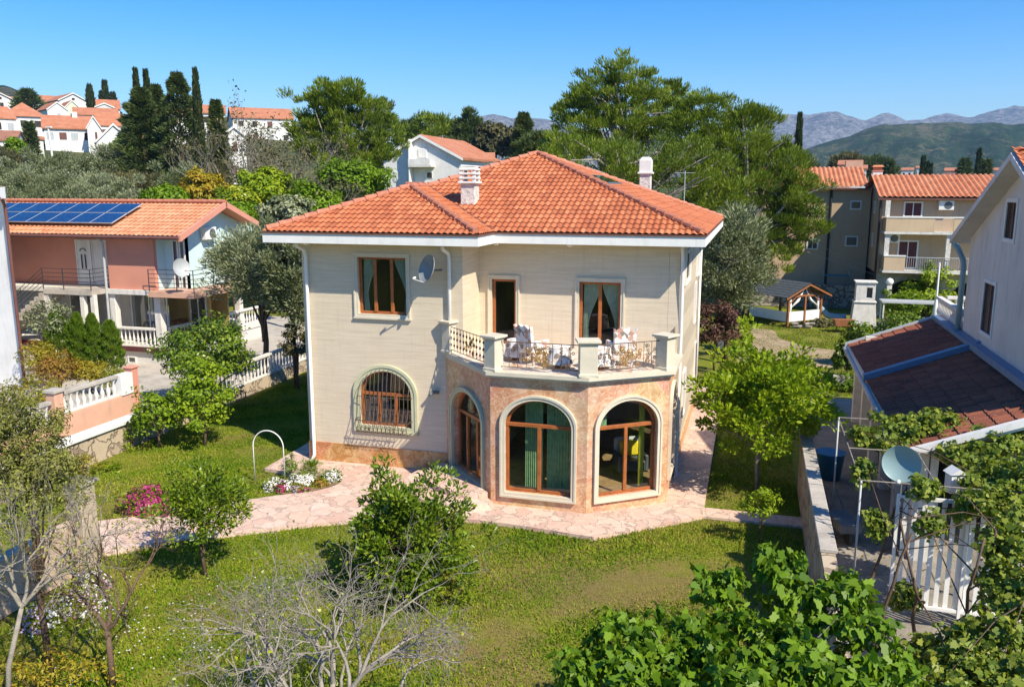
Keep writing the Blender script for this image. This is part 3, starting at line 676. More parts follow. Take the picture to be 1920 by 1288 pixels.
# ================================================================== vegetation tools
RG = np.random.default_rng(11)
def nrmz(v): return v/np.maximum(np.linalg.norm(v, axis=1, keepdims=True), 1e-9)
LQ = np.array([(0,0),(.5,.42),(0,1),(-.5,.42)])
LW = np.array([(0,0),(.38,.18),(.5,.45),(.34,.75),(0,1),(-.34,.75),(-.5,.45),(-.38,.18)])
LF = np.array([(0,.05),(.25,-.02),(.5,.22),(.36,.40),(.44,.70),(.22,.70),(0,1),(-.22,.70),(-.44,.70),(-.36,.40),(-.5,.22),(-.25,-.02)])
def leafmesh(name, P, D, N, L, Wd, mat, parent, tpl=LQ, tint=None, curl=.12):
    n = len(P); D = nrmz(D); Sd = nrmz(np.cross(D, N)); N2 = np.cross(Sd, D); k = len(tpl)
    L = np.broadcast_to(L, n); Wd = np.broadcast_to(Wd, n)
    V = (P[:, None, :]+Sd[:, None, :]*(tpl[None, :, 0:1]*Wd[:, None, None])+D[:, None, :]*(tpl[None, :, 1:2]*L[:, None, None])
         + N2[:, None, :]*((-curl*(tpl[None, :, 1:2]**2)+.25*np.abs(tpl[None, :, 0:1]))*L[:, None, None]))
    me = bpy.data.meshes.new(name); me.vertices.add(n*k); me.vertices.foreach_set('co', V.astype(np.float32).reshape(-1))
    me.loops.add(n*k); me.loops.foreach_set('vertex_index', np.arange(n*k, dtype=np.int32))
    me.polygons.add(n); me.polygons.foreach_set('loop_start', np.arange(0, n*k, k, dtype=np.int32))
    try: me.polygons.foreach_set('loop_total', np.full(n, k, dtype=np.int32))
    except Exception: pass
    at_ = me.attributes.new('tint', 'FLOAT', 'FACE')
    if tint is None: tint = RG.random(n)
    at_.data.foreach_set('value', np.clip(tint, 0, 1).astype(np.float32))
    me.update(calc_edges=True); me.validate()
    return link(name, me, mat, parent)
def rdir(n): return nrmz(RG.normal(size=(n, 3)))
def lumpy(d, seed, amp=.25):
    f = np.array([[2.1,1.3,.7],[-1.2,2.4,1.9],[.8,-2.9,2.2],[3.1,.6,-2.6]])+seed*.37
    return 1+amp*(np.sin(d@f[0]+seed)+np.sin(d@f[1]*1.7+seed*2)+.7*np.sin(d@f[2]*2.3+seed*3)+.5*np.sin(d@f[3]*3.1))/2.2
def crown(c, r, ncl, per, csz, seed, fill=.5, low=-.55, lump=.25, flat=.75):
    d = rdir(ncl*4); d = d[d[:, 2] > low][:ncl]; rad = (fill+(1-fill)*RG.random(len(d))**.6)*lumpy(d, seed, lump)
    cc = np.array(c)+d*rad[:, None]*np.array(r)
    cs = csz*(.65+.7*RG.random(len(cc))); tn = RG.random(len(cc))
    idx = np.repeat(np.arange(len(cc)), per)
    off = RG.normal(size=(len(idx), 3)); off *= (RG.random((len(idx), 1))**.35/np.linalg.norm(off, axis=1, keepdims=True)); off[:, 2] *= flat
    P = cc[idx]+off*cs[idx][:, None]
    outw = nrmz((P-np.array(c))/np.array(r))
    return P, outw, off, cc, tn[idx]*.45+RG.random(len(idx))*.55
LM = {}
LM['citrus'] = leafmat('citrus_leaf', [(.08,.14,.006),(.16,.24,.010),(.26,.34,.014),(.44,.44,.02)], .3, .4, .5)
LM['laurel'] = leafmat('laurel_leaf', [(0.061,0.119,0.006),(0.116,0.194,0.010),(0.183,0.259,0.013),(0.305,0.356,0.020)], .28, .38, .5)
LM['fig'] = leafmat('fig_leaf', [(.05,.12,.006),(.10,.19,.008),(.15,.26,.012),(.22,.33,.02)], .3, .5, .3)
LM['vine'] = leafmat('vine_leaf', [(0.085,0.140,0.015),(0.146,0.216,0.020),(0.232,0.292,0.030),(0.329,0.356,0.050)], .35, .5, .35)
LM['maple'] = leafmat('fresh_leaf', [(.10,.18,.006),(.18,.28,.010),(.27,.38,.014),(.36,.44,.02)], .4, .5, .3)
LM['lime'] = leafmat('lime_leaf', [(.10,.19,.01),(.17,.29,.012),(.24,.37,.02)], .4, .5, .3)
LM['olive'] = leafmat('olive_leaf', [(.10,.125,.05),(.16,.19,.08),(.24,.27,.14),(.36,.38,.24)], .22, .5, .4)
LM['scrub'] = leafmat('dusty_leaf', [(0.061,0.065,0.030),(0.104,0.103,0.045),(0.146,0.140,0.055),(0.195,0.162,0.060)], .2, .6)
LM['pine'] = leafmat('pine_needle', [(.07,.11,.012),(.14,.20,.016),(.21,.28,.022),(.28,.33,.035)], .3, .5)
LM['dkpine'] = leafmat('dark_pine_needle', [(.05,.08,.025),(.09,.125,.035),(.14,.175,.05)], .25, .55)
LM['cyp'] = leafmat('cypress_leaf', [(0.015,0.027,0.008),(0.034,0.052,0.012),(0.067,0.086,0.020)], .12, .6)
LM['thuja'] = leafmat('thuja_leaf', [(.06,.12,.006),(.11,.19,.009),(.17,.26,.014)], .25, .55)
LM['purple'] = leafmat('purple_leaf', [(.05,.02,.02),(.11,.05,.04),(.17,.09,.06)], .2, .5)
LM['gold'] = leafmat('yellow_leaf', [(.20,.20,.02),(.36,.30,.02),(.45,.30,.03)], .35, .5)
LM['orange'] = leafmat('orange_leaf', [(.16,.14,.02),(.30,.20,.03),(.38,.19,.04)], .3, .5)
LM['twiggy'] = leafmat('dry_leaf', [(.16,.15,.05),(.24,.25,.06),(.32,.34,.06),(.38,.40,.06)], .35, .6)
LM['grass'] = leafmat('grass_blade', [(.085,.17,.005),(.15,.25,.009),(.23,.32,.013),(.35,.33,.05),(.30,.22,.10)], .3, .7, .15)
LM['pinkfl'] = leafmat('magenta_petal', [(.22,.01,.08),(.42,.03,.16),(.55,.10,.25)], .25, .6)
LM['whitefl'] = leafmat('white_petal', [(.70,.68,.66),(.82,.80,.80)], .2, .6)
LM['lilac'] = leafmat('lilac_petal', [(.45,.30,.50),(.65,.52,.68),(.55,.20,.35)], .2, .6)
def limbs(m, base, top, cc, r0, nl, n=6, split=.35):
    base, top = Vector(base), Vector(top); m.tube([base, base.lerp(top, .35)+Vector((rnd.uniform(-.03,.03)*(top-base).length, rnd.uniform(-.03,.03)*(top-base).length, 0)), top], [r0, r0*.8, r0*.6], 8)
    sel = rnd.sample(range(len(cc)), min(nl, len(cc)))
    for i in sel:
        e = Vector(cc[i]); t_ = rnd.uniform(split, 1.0); s_ = base.lerp(top, t_); mid = s_.lerp(e, .5)+Vector((0, 0, (e-s_).length*.12))+Vector([rnd.uniform(-.06,.06)*(e-s_).length for _ in range(3)])
        q = r0*.45*(1-.3*t_); m.tube([s_, mid, e], [q, q*.6, q*.2], 5, cap=False)
def tree(name, label, cat, loc, c, r, mat, ncl, per, csz, lsz, asp=.45, tr=.12, bark='bark', group=None, mode='leaf', tpl=LQ, fill=.5, low=-.55, lump=.25, nl=14, flat=.75, th=None, limb=True):
    """c = crown centre above loc, r = crown radii"""
    t = thing(name, label, cat, loc, 0, group); seed = rnd.random()*20
    P, O, off, cc, tn = crown(c, r, ncl, per, csz, seed, fill, low, lump, flat); tn = tn+rnd.uniform(-.2,.2)
    n = len(P)
    if mode == 'leaf':
        N = nrmz(O*.5+nrmz(off)*.4+np.array([0, 0, .5])+RG.normal(size=(n, 3))*.45); D = np.cross(N, RG.normal(size=(n, 3)))+np.array([0,0,-.15])
    elif mode == 'upleaf':
        D = nrmz(nrmz(off)*.8+O*.35+np.array([0, 0, .55])+RG.normal(size=(n, 3))*.4); N = RG.normal(size=(n, 3))*.6+np.array([0, 0, .6])+nrmz(off)*.3
    elif mode == 'needle':
        D = nrmz(nrmz(off)*.8+O*.45+np.array([0, 0, .75])+RG.normal(size=(n, 3))*.35); N = RG.normal(size=(n, 3))
    else:
        D = nrmz(O*.35+np.array([0, 0, 1.0])+RG.normal(size=(n, 3))*.25); N = RG.normal(size=(n, 3))
    L = lsz*(.7+.6*RG.random(n)); leafmesh('crown', P, D, N, L, L*asp, mat, t, tpl, tn)
    if limb:
        m = MB(); limbs(m, (0, 0, -.1), (c[0]*.7, c[1]*.7, c[2]-(0 if nl > 8 else r[2]*.3)), cc, tr, nl); m.build('trunk', MT[bark], t, smooth_=True, fix=False)
    return t
def spike(name, label, cat, loc, H, R, mat, n, lsz, group=None, prof=None, tr=.1, up=1.0, asp=.3, layers=0, ntex=6):
    """columnar or conical conifer: foliage tufts along an axis"""
    t = thing(name, label, cat, loc, 0, group)
    z = RG.random(n)**.85; pf = prof or (lambda q: np.sin(np.pi*np.clip(q*.93+.06, 0, 1))**.6*(1-.35*q))
    a = RG.random(n)*2*np.pi; s_ = rnd.random()*9
    rr = R*pf(z)*(1+.16*np.sin(3*a+7*z*ntex+s_)+.12*np.sin(5*a-11*z*ntex+s_*2))
    if layers: R *= 1.0; rr *= .42+.58*np.abs(np.sin(np.pi*z*layers+.9*np.sin(2*a+s_)))
    k = rr*(.55+.45*RG.random(n)**.4)
    P = np.stack([k*np.cos(a), k*np.sin(a), .04*H+z*H*.97], 1)
    D = nrmz(np.stack([np.cos(a), np.sin(a), np.full(n, up)], 1)+RG.normal(size=(n, 3))*.25); N = RG.normal(size=(n, 3))+np.stack([np.cos(a), np.sin(a), np.zeros(n)], 1)*1.2
    L = lsz*(.7+.6*RG.random(n)); leafmesh('crown', P, D, N, L, L*asp, mat, t, LQ, RG.random(n)*.7+.3*(np.sin(3*a+7*z*ntex+s_)*.5+.5))
    m = MB(); m.tube([(0,0,-.1),(0,0,H*.9)], [tr, tr*.25], 7); m.build('trunk', MT['bark'], t, smooth_=True, fix=False); return t
def branch(m, p, d, L, r, dep, n=5, spread=.55, up=.15, kids=(2, 4), tips=None):
    p = Vector(p); d = Vector(d).normalized(); pts = [p]; k = 4
    for i in range(k):
        d = (d+Vector([rnd.gauss(0, .16) for _ in range(3)])+Vector((0, 0, up*.2))).normalized(); p = p+d*L/k; pts.append(p)
    rs = [r*(1-.5*i/k) for i in range(k+1)]; m.tube(pts, rs, n, cap=(dep == 0))
    if dep == 0:
        if tips is not None: tips.append((p.copy(), d.copy()))
        return
    for j in range(rnd.randint(*kids)):
        q = pts[rnd.randint(2, k)] if j else pts[k]
        dd = (d+Vector([rnd.gauss(0, spread) for _ in range(3)])+Vector((0, 0, up))).normalized()
        branch(m, q, dd, L*rnd.uniform(.6, .85), r*.55, dep-1, max(3, n-1), spread, up, kids, tips)
def baretree(name, label, loc, dirs, L, r, dep, mat='palebark', leafm=None, nleaf=0, lsz=.06, spread=.55, up=.15, kids=(2, 4), cat='tree', group=None, trunk=None):
    t = thing(name, label, cat, loc, 0, group); m = MB(); tips = []; p0 = Vector((0, 0, -.1))
    if trunk:
        pts = [Vector(q) for q in trunk]; m.tube(pts, [r*1.5-(r*.5)*i/(len(pts)-1) for i in range(len(pts))], 9); p0 = pts[-1]
    for d in dirs: branch(m, p0, d, L*rnd.uniform(.85, 1.1), r, dep, 6, spread, up, kids, tips)
    m.build('branches', MT[mat], t, smooth_=True, fix=False)
    if leafm and tips:
        k = np.array([q[0][:] for q in tips]); idx = RG.integers(0, len(k), nleaf); P = k[idx]+RG.normal(size=(nleaf, 3))*.13
        N = nrmz(RG.normal(size=(nleaf, 3))+np.array([0,0,1.])); D = np.cross(N, RG.normal(size=(nleaf, 3))); l_ = lsz*(.6+.8*RG.random(nleaf))
        leafmesh('crown', P, D, N, l_, l_*.55, LM[leafm], t)
    return t
def flowers(label, loc, r, mats, n, fs, cat='flowers', lm='citrus', group=None, name='flower_clump', h=.3):
    t = thing(name, label, cat, loc, 0, group)
    d = rdir(n*2); d[:, 2] = np.abs(d[:, 2]); P = d*np.array([r[0], r[1], h])*lumpy(d, rnd.random()*9, .2)[:, None]
    k = n; leafmesh('foliage', P[:k]*.93, d[:k]+RG.normal(size=(k, 3))*.5, RG.normal(size=(k, 3)), fs*1.6, fs*.6, LM[lm], t)
    q = P[k:2*k]; sd = rnd.random()*9; val = np.sin(q[:, 0]*9/r[0]*.5+sd)+np.sin(q[:, 1]*11/r[1]*.5+sd*2); g = len(mats)
    for i, mt in enumerate(mats):
        sel = (np.digitize(val, np.quantile(val, [j/g for j in range(1, g)])) == i) if g > 1 else np.ones(len(q), bool)
        qq = q[sel]; dd = d[k:2*k][sel]; u_ = np.cross(dd, RG.normal(size=qq.shape))
        leafmesh('blossom', qq*1.03, u_, dd+RG.normal(size=qq.shape)*.3, fs, fs, LM[mt], t, LW, curl=0)
    return t
def low_to(v, e): return Vector(v)
def crownspot(px, pyt, pyb, D, name, label, mat, wpx, ncl=60, per=60, lsz=.3, csz=None, group=None, mode='leaf', cat='tree', tr=.18, asp=.35, **kw):
    """a distant tree: its crown spans rows pyt..pyb of the view at forward distance D"""
    a = at(px, pyt, D); b = at(px, pyb, D); g = ground_h(a.x, a.y); cz = (a.z+b.z)/2-g; rz = (a.z-b.z)/2; rx = wpx/2*D/FPX
    return tree(name, label, cat, (a.x, a.y, g), (0, 0, cz), (rx, rx*.85, rz), LM[mat], ncl, per, csz or rx*.3, lsz, asp, tr, group=group, mode=mode, **kw)
# ================================================================== garden plants
def fwd(x, y): return -(x-CAM[0])*math.sin(YW)+(y-CAM[1])*math.cos(YW)
tree('citrus_tree', 'small round citrus tree with thin trunk on the lawn left of the laurel bush', 'tree', (1.57,-7.1,0), (-.02,0,1.48), (.80,.80,.80), LM['citrus'], 110, 55, .2, .085, .42, .045, group='citrus trees on the lawn', mode='upleaf', low=-.6, lump=.3, nl=16, tpl=LW, fill=.35)
tree('laurel_bush', 'big glossy evergreen bush on the lawn in front of the door steps', 'bush', (5.85,-6.75,0), (0,0,1.15), (1.22,1.1,1.15), LM['laurel'], 230, 62, .19, .10, .4, .07, mode='upleaf', low=-.8, lump=.42, nl=22, tpl=LW, fill=.4)
tree('young_maple', 'bushy bright green tree right of the villa path', 'tree', (12.42,1.0,0), (.05,0,2.4), (1.62,1.45,1.45), LM['maple'], 190, 80, .27, .12, .5, .06, bark='greybark', mode='upleaf', low=-.75, lump=.38, nl=22, tpl=LW, fill=.35)
tree('sapling', 'knee-high green sapling at the end of the side path by the right wall', 'tree', (12.45,-2.4,0), (0,0,.98), (.38,.38,.42), LM['maple'], 30, 26, .14, .075, .45, .018, low=-.9, nl=6, tpl=LW)
crownspot(292, 738, 818, fwd(-4.94,-.15), 'garden_tree', 'small spreading tree closest to the rubble wall on the left lawn', 'maple', 105, 50, 50, .10, .26, tpl=LW, tr=.05, low=-.6, asp=.6)
crownspot(372, 672, 812, fwd(-4.0,.35), 'garden_tree', 'taller light green tree left of the villa with bare lower trunk', 'maple', 125, 90, 55, .10, .28, tpl=LW, tr=.05, low=-.7, asp=.6)
crownspot(385, 598, 725, 29, 'garden_tree', 'wide dark-edged tree behind the two small lawn trees', 'laurel', 185, 120, 60, .12, .38, tpl=LW, tr=.09, low=-.6, asp=.5)
crownspot(197, 862, 908, fwd(-4.4,-2.2), 'low_shrub', 'small dark green shrub at the foot of the rubble wall', 'maple', 52, 24, 60, .07, .12, cat='shrub', tr=.03)
crownspot(160, 850, 905, fwd(-4.9,-2.6), 'low_shrub', 'yellow-green shrub beside the dark one at the rubble wall', 'gold', 60, 24, 50, .07, .14, cat='shrub', tr=.03)
crownspot(245, 800, 850, fwd(-5.5,-.4), 'low_shrub', 'low weed clump against the middle of the rubble wall', 'maple', 40, 12, 40, .07, .12, cat='shrub', tr=.03)
flowers('round magenta azalea in bloom beside the path', (-1.85,-4.55,0), (.72,.5), ['pinkfl'], 900, .065, 'azalea', h=.62)
flowers('white candytuft mound at the left end of the flowerbed', (.18,-2.25,0), (.28,.26), ['whitefl'], 420, .05, group='flowerbed by the villa', h=.24)
flowers('magenta flower mound between the white ones in the flowerbed', (.52,-2.32,0), (.24,.22), ['pinkfl', 'whitefl'], 380, .05, group='flowerbed by the villa', h=.26)
flowers('largest white flower mound in the middle of the flowerbed', (.72,-1.75,0), (.38,.28), ['whitefl'], 560, .05, group='flowerbed by the villa', h=.28)
flowers('white flower mound at the right end of the flowerbed', (1.35,-1.28,0), (.27,.24), ['whitefl'], 380, .05, group='flowerbed by the villa', h=.26)
flowers('mixed pink and yellow flowers along the front edge of the flowerbed', (.95,-2.3,0), (.32,.18), ['pinkfl', 'gold', 'lilac'], 300, .045, group='flowerbed by the villa', h=.16)
flowers('clump of orange flowers in the flowerbed', (1.25,-1.75,0), (.2,.22), ['orange'], 220, .05, group='flowerbed by the villa', h=.16)
tree('grassy_tuft', 'bright green leafy tuft behind the white flowers', 'plant', (.75,-1.25,0), (0,0,.22), (.35,.25,.25), LM['maple'], 20, 40, .1, .12, .12, .01, mode='needle', nl=2)
tree('grassy_tuft', 'dark upright plant beside the hoop in the flowerbed', 'plant', (.2,-1.45,0), (0,0,.35), (.18,.18,.35), LM['thuja'], 14, 34, .1, .1, .25, .01, nl=2)
for i, (x, y, rx, ry, lb) in enumerate(((-.25,-8.2,.45,.3,'pink and white flower clump nearest the stone gate pillar'), (.15,-8.9,.5,.35,'widest lilac flower clump along the left garden wall'), (-.1,-9.6,.35,.4,'lilac flower clump lowest along the left garden wall'))):
    flowers(lb, (x, y, 0), (rx, ry), ['lilac', 'whitefl'], 330, .045, group='lilac flowers by the gate', h=.35, lm='citrus')
sheet('soil_bed', [(.0,-2.5),(.9,-2.65),(1.45,-2.1),(1.65,-1.5),(1.2,-1.0),(.2,-1.3)], .012, MT['soil'], kind='structure')
# left gate pillar and garden wall
g = thing('gate_pillar', 'pale stone gate pillar with slanted cap at the left end of the path', 'pillar', (-1.05,-7.45,0))
m = MB(); m.cbox((0,0,0), (.42,.42,1.82)); MT['stoneblk'] = simple('pale_stone_blocks', (.46,.38,.29), .9, .22, 2.5, 14, .6, stain=((.28,.24,.20), .5)); m.build('shaft', MT['stoneblk'], g, bevel=.02)
m = MB(); m.cbox((0,0,1.82), (.54,.54,.07)); m.build('cap', MT['greyrubble'], g, bevel=.01)
m = MB(); m.box(-1.2,-.92,-14,-7.68,0,1.1); tag(m.build('garden_wall', simple('rough_peach_stone', (.50,.38,.28), .95, .22, 2.2, 12, .9, stain=((.34,.26,.2), .6)), bevel=.01), 'rough peach low wall running from the stone gate pillar towards the viewer', 'wall')
# left rubble retaining wall and the sloping drive behind it
m = MB(); vs = []
def zt(y): return float(np.interp(y, [-12,-3,2,5,12], [.85,.8,.72,.42,.42]))
for y in (-12,-6,-2.5,.5,3,5,8,12.3):
    zz = zt(y)
    for x, z in ((-5.95,-.05),(-6.0,zz),(-6.35,zz),(-6.35,-.05)): vs.append((x-.035*y,y,z))
fs = [(i*4+k, i*4+(k+1) % 4, (i+1)*4+(k+1) % 4, (i+1)*4+k) for i in range(7) for k in range(4)]+[(0,1,2,3),(28,29,30,31)]
m.add(vs, fs); rw = tag(m.build('retaining_wall', MT['rubble']), 'honey-coloured rubble retaining wall along the left side of the lawn', 'wall')
m = MB(); vs = []
for y in (-12,-6,-2.5,.5,3.2):
    zz = zt(y)+.003
    for x, z in ((-5.92,zz),(-5.92,zz+.09),(-6.4,zz+.09),(-6.4,zz)): vs.append((x-.035*y,y,z))
m.add(vs, [(i*4+k, i*4+(k+1) % 4, (i+1)*4+(k+1) % 4, (i+1)*4+k) for i in range(4) for k in range(4)]+[(0,1,2,3),(16,17,18,19)]); m.build('coping', MT['white'], rw)
m = MB(); vs = []
for y, z in ((-14,.62),(-2,.6),(2,.45),(6,.1),(12,0.0),(24,0.0)):
    vs += [(-6.3-.035*y,y,z+.02),(-40,y,z+.02)]
m.add(vs, [(i*2,i*2+1,i*2+3,i*2+2)[::-1] for i in range(5)]); tag(m.build('driveway', MT['concrete']), kind='structure')
def balustrade(name, label, A, B, zb0, zb1, h, step=.2, mat='balus', postw=.0, group=None, rail=.09, r=.055, cat='balustrade', toprail=None):
    A, B = Vector((*A, zb0)), Vector((*B, zb1)); d = B-A; L = d.length; t = thing(name, label, cat, A, 0, group); dx = d/L; nn = Vector((dx.y, -dx.x, 0)).normalized()
    def beam(z0, z1, wd, nm):
        m = MB(); vs = []
        for p in (Vector((0,0,0)), d):
            for s_, z in ((-wd,z0),(wd,z0),(wd,z1),(-wd,z1)): vs.append(p+nn*s_+Vector((0,0,z)))
        m.add(vs, [(0,1,2,3)[::-1],(4,5,6,7),(0,1,5,4),(1,2,6,5),(2,3,7,6),(3,0,4,7)]); m.build(nm, MT[toprail if toprail and nm == 'top_rail' else mat], t, bevel=.008)
    beam(h-.1, h, rail, 'top_rail'); beam(0, .07, rail, 'base_rail')
    hh = h-.17; prof = [(r*.8,0),(r*.8,.06*hh),(r*.5,.1*hh),(r*1.05,.28*hh),(r*.95,.4*hh),(r*.45,.62*hh),(r*.42,.8*hh),(r*.75,.88*hh),(r*.8,hh)]
    b0 = MB().lathe(prof, n=9).build('baluster', MT[mat], t, smooth_=True)
    n = int(L/step)
    for k in range(n):
        o = b0 if k == 0 else b0.copy()
        if k: S.collection.objects.link(o); o.parent = t
        p = d*((k+.5)/n); o.location = (p.x, p.y, p.z+.07)
    return t
balustrade('balustrade', 'white balustrade on the rubble wall beyond the left lawn', (-6.25,4.6), (-6.5,12.2), .42, .45, .85, .25, group='white balustrades')
# salmon wall with balusters
bw = thing('wall_pier', 'salmon square pier in the middle of the salmon balustrade wall', 'pier', (-7.1,-1.85,0), 0, 'salmon piers'); MB().cbox((0,0,0),(.32,.32,2.0)).build('shaft', MT['peach'], bw, bevel=.01); MB().cbox((0,0,2.0),(.42,.42,.09)).build('cap', MT['concrete'], bw, bevel=.01)
bw = thing('wall_pier', 'salmon square pier at the far end of the salmon balustrade wall', 'pier', (-7.15,1.35,0), 0, 'salmon piers'); MB().cbox((0,0,0),(.28,.28,2.05)).build('shaft', MT['pink'], bw, bevel=.01); MB().cbox((0,0,2.05),(.36,.36,.05)).build('cap', MT['pink'], bw, bevel=.01)
m = MB()
m.box(-7.22,-7.0,-1.68,1.2,0,1.28); m.box(-7.2,-6.98,-9,-2.02,0,1.1); tag(m.build('boundary_wall', MT['peach'], bevel=.01), 'salmon plastered wall carrying white balusters beside the neighbour drive', 'wall')
balustrade('balustrade', 'white balusters on the salmon wall between its two piers', (-7.1,-1.65), (-7.12,.62), 1.283, 1.283, .68, .25, r=.07, group='balusters on the salmon wall', toprail='concrete')
balustrade('balustrade', 'white balusters on the salmon wall left of the middle pier', (-7.08,-6.5), (-7.1,-2.05), 1.103, 1.103, .68, .25, r=.07, group='balusters on the salmon wall', toprail='concrete')
mb = tag(MB().box(-7.24,-6.96,.66,1.18,1.283,1.95).build('meter_cabinet', MT['white'], bevel=.01), 'white cabinet block set in the salmon wall beside its far pier', 'cabinet')
# shrubs behind the salmon wall, thujas
for px, t0, b0, w_, D, mt, lb in ((55,705,800,120,27.5,'gold','bright yellow shrub behind the near end of the salmon wall'),(105,668,720,70,29.5,'orange','orange-tinged shrub behind the salmon wall near its middle pier'),(165,675,720,80,30,'gold','yellow-orange shrub in front of the thujas'),
        (215,690,730,60,29.8,'twiggy','dull olive shrub against the far end of the salmon wall'),(85,560,640,85,33,'olive','grey-green olive bush left of the thujas by the stair'),(70,640,700,70,31,'gold','yellow shrub under the olive bush beside the white house'),(20,760,830,120,24,'scrub','dull green shrub at the left edge below the yellow one')):
    crownspot(px, t0, b0, D, 'shrub', lb, mt, w_, 40, 55, .11, .28, cat='shrub', tr=.05, low=-.5)
for px, w_, tp, lb in ((115,60,586,'leftmost and widest of the four clipped thujas'),(152,42,590,'second thuja from the left'),(180,40,592,'third thuja from the left'),(212,48,604,'rightmost thuja, closest to the white balustrade')):
    p = at(px, 694, 33.0); q = at(px, tp, 33.0); spike('thuja', lb, 'thuja', (p.x, p.y, p.z), q.z-p.z, w_/2*33/FPX, LM['thuja'], 7000, .11, 'thujas in a row', prof=lambda z: np.clip(1.02-z**2.2, 0, 1)**.6*np.clip(z*6+.5, 0, 1)**.3*.85, tr=.08, ntex=4, up=1.8)
crownspot(38, 735, 985, 12.6, 'overgrown_shrub', 'tall twiggy shrub with sparse dusty leaves at the left edge', 'twiggy', 200, 190, 90, .062, .17, cat='shrub', tr=.06, low=-.9, fill=.2, lump=.35)
p = at(15, 1288, 11.0)
baretree('bare_tree', 'pale leaning trunk with grey twigs at the left edge in front of the shrub', (p.x-.1, p.y, 0), [(.2,.4,1),(-.4,.1,1),(.6,-.1,.8),(.1,.6,.7),(-.3,-.3,.9)], .8, .03, 4, 'palebark', 'twiggy', 1800, .05, trunk=[(0,0,-.1),(.1,.05,1.0),(.35,.15,1.9)])
baretree('bare_tree', 'small dark leafless tree in the lower left lawn', (2.55,-10.85,0), [(-.6,.1,.8),(.7,.2,.8),(-.1,.3,1)], .8, .04, 5, 'bark', None, spread=.5, trunk=[(0,0,-.1),(.02,.0,.5),(-.02,.03,.95)])
baretree('bare_fig', 'sprawling leafless pale grey fig in the bottom foreground left of centre', (7.0,-12.1,0), [(-1,.3,.75),(-.5,.8,.9),(.2,.9,1),(.9,.6,.8),(1,-.1,.8),(-.9,-.3,.8),(0,-.3,1),(.5,.3,1.1),(-.2,.5,1.2)], 1.05, .058, 5, 'palebark', 'citrus', 900, .06, spread=.6, up=.05, kids=(2, 4), trunk=[(0,0,-.1),(.05,.02,.35),(0,.05,.65)])
tree('foreground_shrub', 'leafy yellow-green shrub beneath the bare grey fig', 'shrub', (6.2,-11.4,0), (0,0,.55), (1.8,.9,.6), LM['citrus'], 110, 50, .25, .08, .45, .03, nl=8, tpl=LW)
tree('foreground_shrub', 'low yellow-green shrub in the bottom left corner', 'shrub', (2.0,-11.6,0), (0,0,.35), (1.3,.7,.45), LM['gold'], 40, 40, .2, .07, .4, .03, nl=6)
p = at(1400, 1200, 9.6)
def figtree():
    t = thing('fig_tree', 'large-leaved green fig tree filling the bottom right foreground', 'tree', (p.x, p.y, 0)); allc = []
    def c_(px, py, D): q = at(px, py, D)-Vector((p.x, p.y, 0)); return q
    lobes = [(1460,1075,10.2,.34,.42),(1500,1130,10,.42,.35),(1345,1100,10,.26,.3),(1380,1175,9.7,.36,.3),(1300,1190,9.5,.3,.3),(1180,1200,9.4,.42,.36),(1150,1265,9.0,.42,.3),(1570,1110,9.9,.34,.3),(1610,1170,9.6,.4,.32),(1480,1215,9.2,.5,.3),(1250,1280,8.8,.55,.3),(1380,1260,8.8,.4,.3),(1650,1260,9.2,.5,.35),(1430,1310,8.5,.8,.35),(1560,1270,8.9,.6,.35),(1085,1265,9.1,.2,.25),(1225,1235,9.2,.3,.25)]
    Ps = []; Os = []; Ts = []
    for px, py, D, rr, rz in lobes:
        q = c_(px, py, D); P, O, off, cc, tn = crown(q, (rr, rr*.9, rz), int(34*rr/.6)+4, 15, .15, rnd.random()*9, .35, -.7, .3, .6)
        Ps.append(P); Os.append(O); Ts.append(tn); allc += list(cc)
    P = np.concatenate(Ps); O = np.concatenate(Os); n = len(P); N = nrmz(O*.5+np.array([0,0,.5])+RG.normal(size=(n,3))*.65); D = nrmz(np.cross(N, RG.normal(size=(n,3))))+np.array([0,0,-.6])+O*.3
    L = .15*(.4+.9*RG.random(n)); leafmesh('crown', P, D, N, L, L*.62, LM['fig'], t, LF, np.concatenate(Ts), curl=.35)
    m = MB(); limbs(m, (0,0,-.1), (0,0,1.0), allc, .07, 70, split=.25); m.build('trunk', MT['palebark'], t, smooth_=True, fix=False)
figtree()
# ---- right: dividing wall, pergola with vine, gate, dish
m = MB(); m.box(13.42,13.66,-12,1.45,0,1.45); dw = tag(m.build('dividing_wall', MT['rubble']), 'rubble wall with pale coping dividing the lawn from the right-hand yard', 'wall')
m = MB()
for k in range(12): m.box(13.39,13.69,-5.9+k*.61+.01,-5.9+(k+1)*.61-.005,1.453,1.53)
m.build('coping', MT['concrete'], dw, bevel=.012)
pg = thing('pergola', 'light metal pergola frame carrying the vine over the right-hand yard', 'pergola', (0,0,0))
m = MB()
for y in (-5,-3,-1.8,-.6): m.tube([(14.1,y,2.55),(18,y,2.6)], .013, 6)
for x in (14.1,15.4,16.7,17.9): m.tube([(x,-5.1,2.5),(x,-.5,2.52)], .013, 6)
m.build('beams', MT['greybark'], pg)
for x, y in ((14.1,-5),(14.1,-.6),(17.9,-.6),(17.9,-5)): MB().tube([(x,y,0),(x,y,2.55)], .02, 8).build('post', MT['lgrey'], pg, smooth_=True)
gt = at(1686, 925, 14.0)
gtt = thing('slatted_gate', 'white metal slatted gate under the vine at the lower right', 'gate', (gt.x, gt.y, 0), 0)
m = MB()
for z in (.4, 2.42): m.box(0,2.3,-.02,.02,z,z+.06)
m.box(-.03,.02,-.025,.025,.3,2.5); m.box(1.1,1.15,-.03,.03,.3,2.5); m.box(2.28,2.33,-.025,.025,0,2.5); m.build('gate_frame', MT['fascia'], gtt)
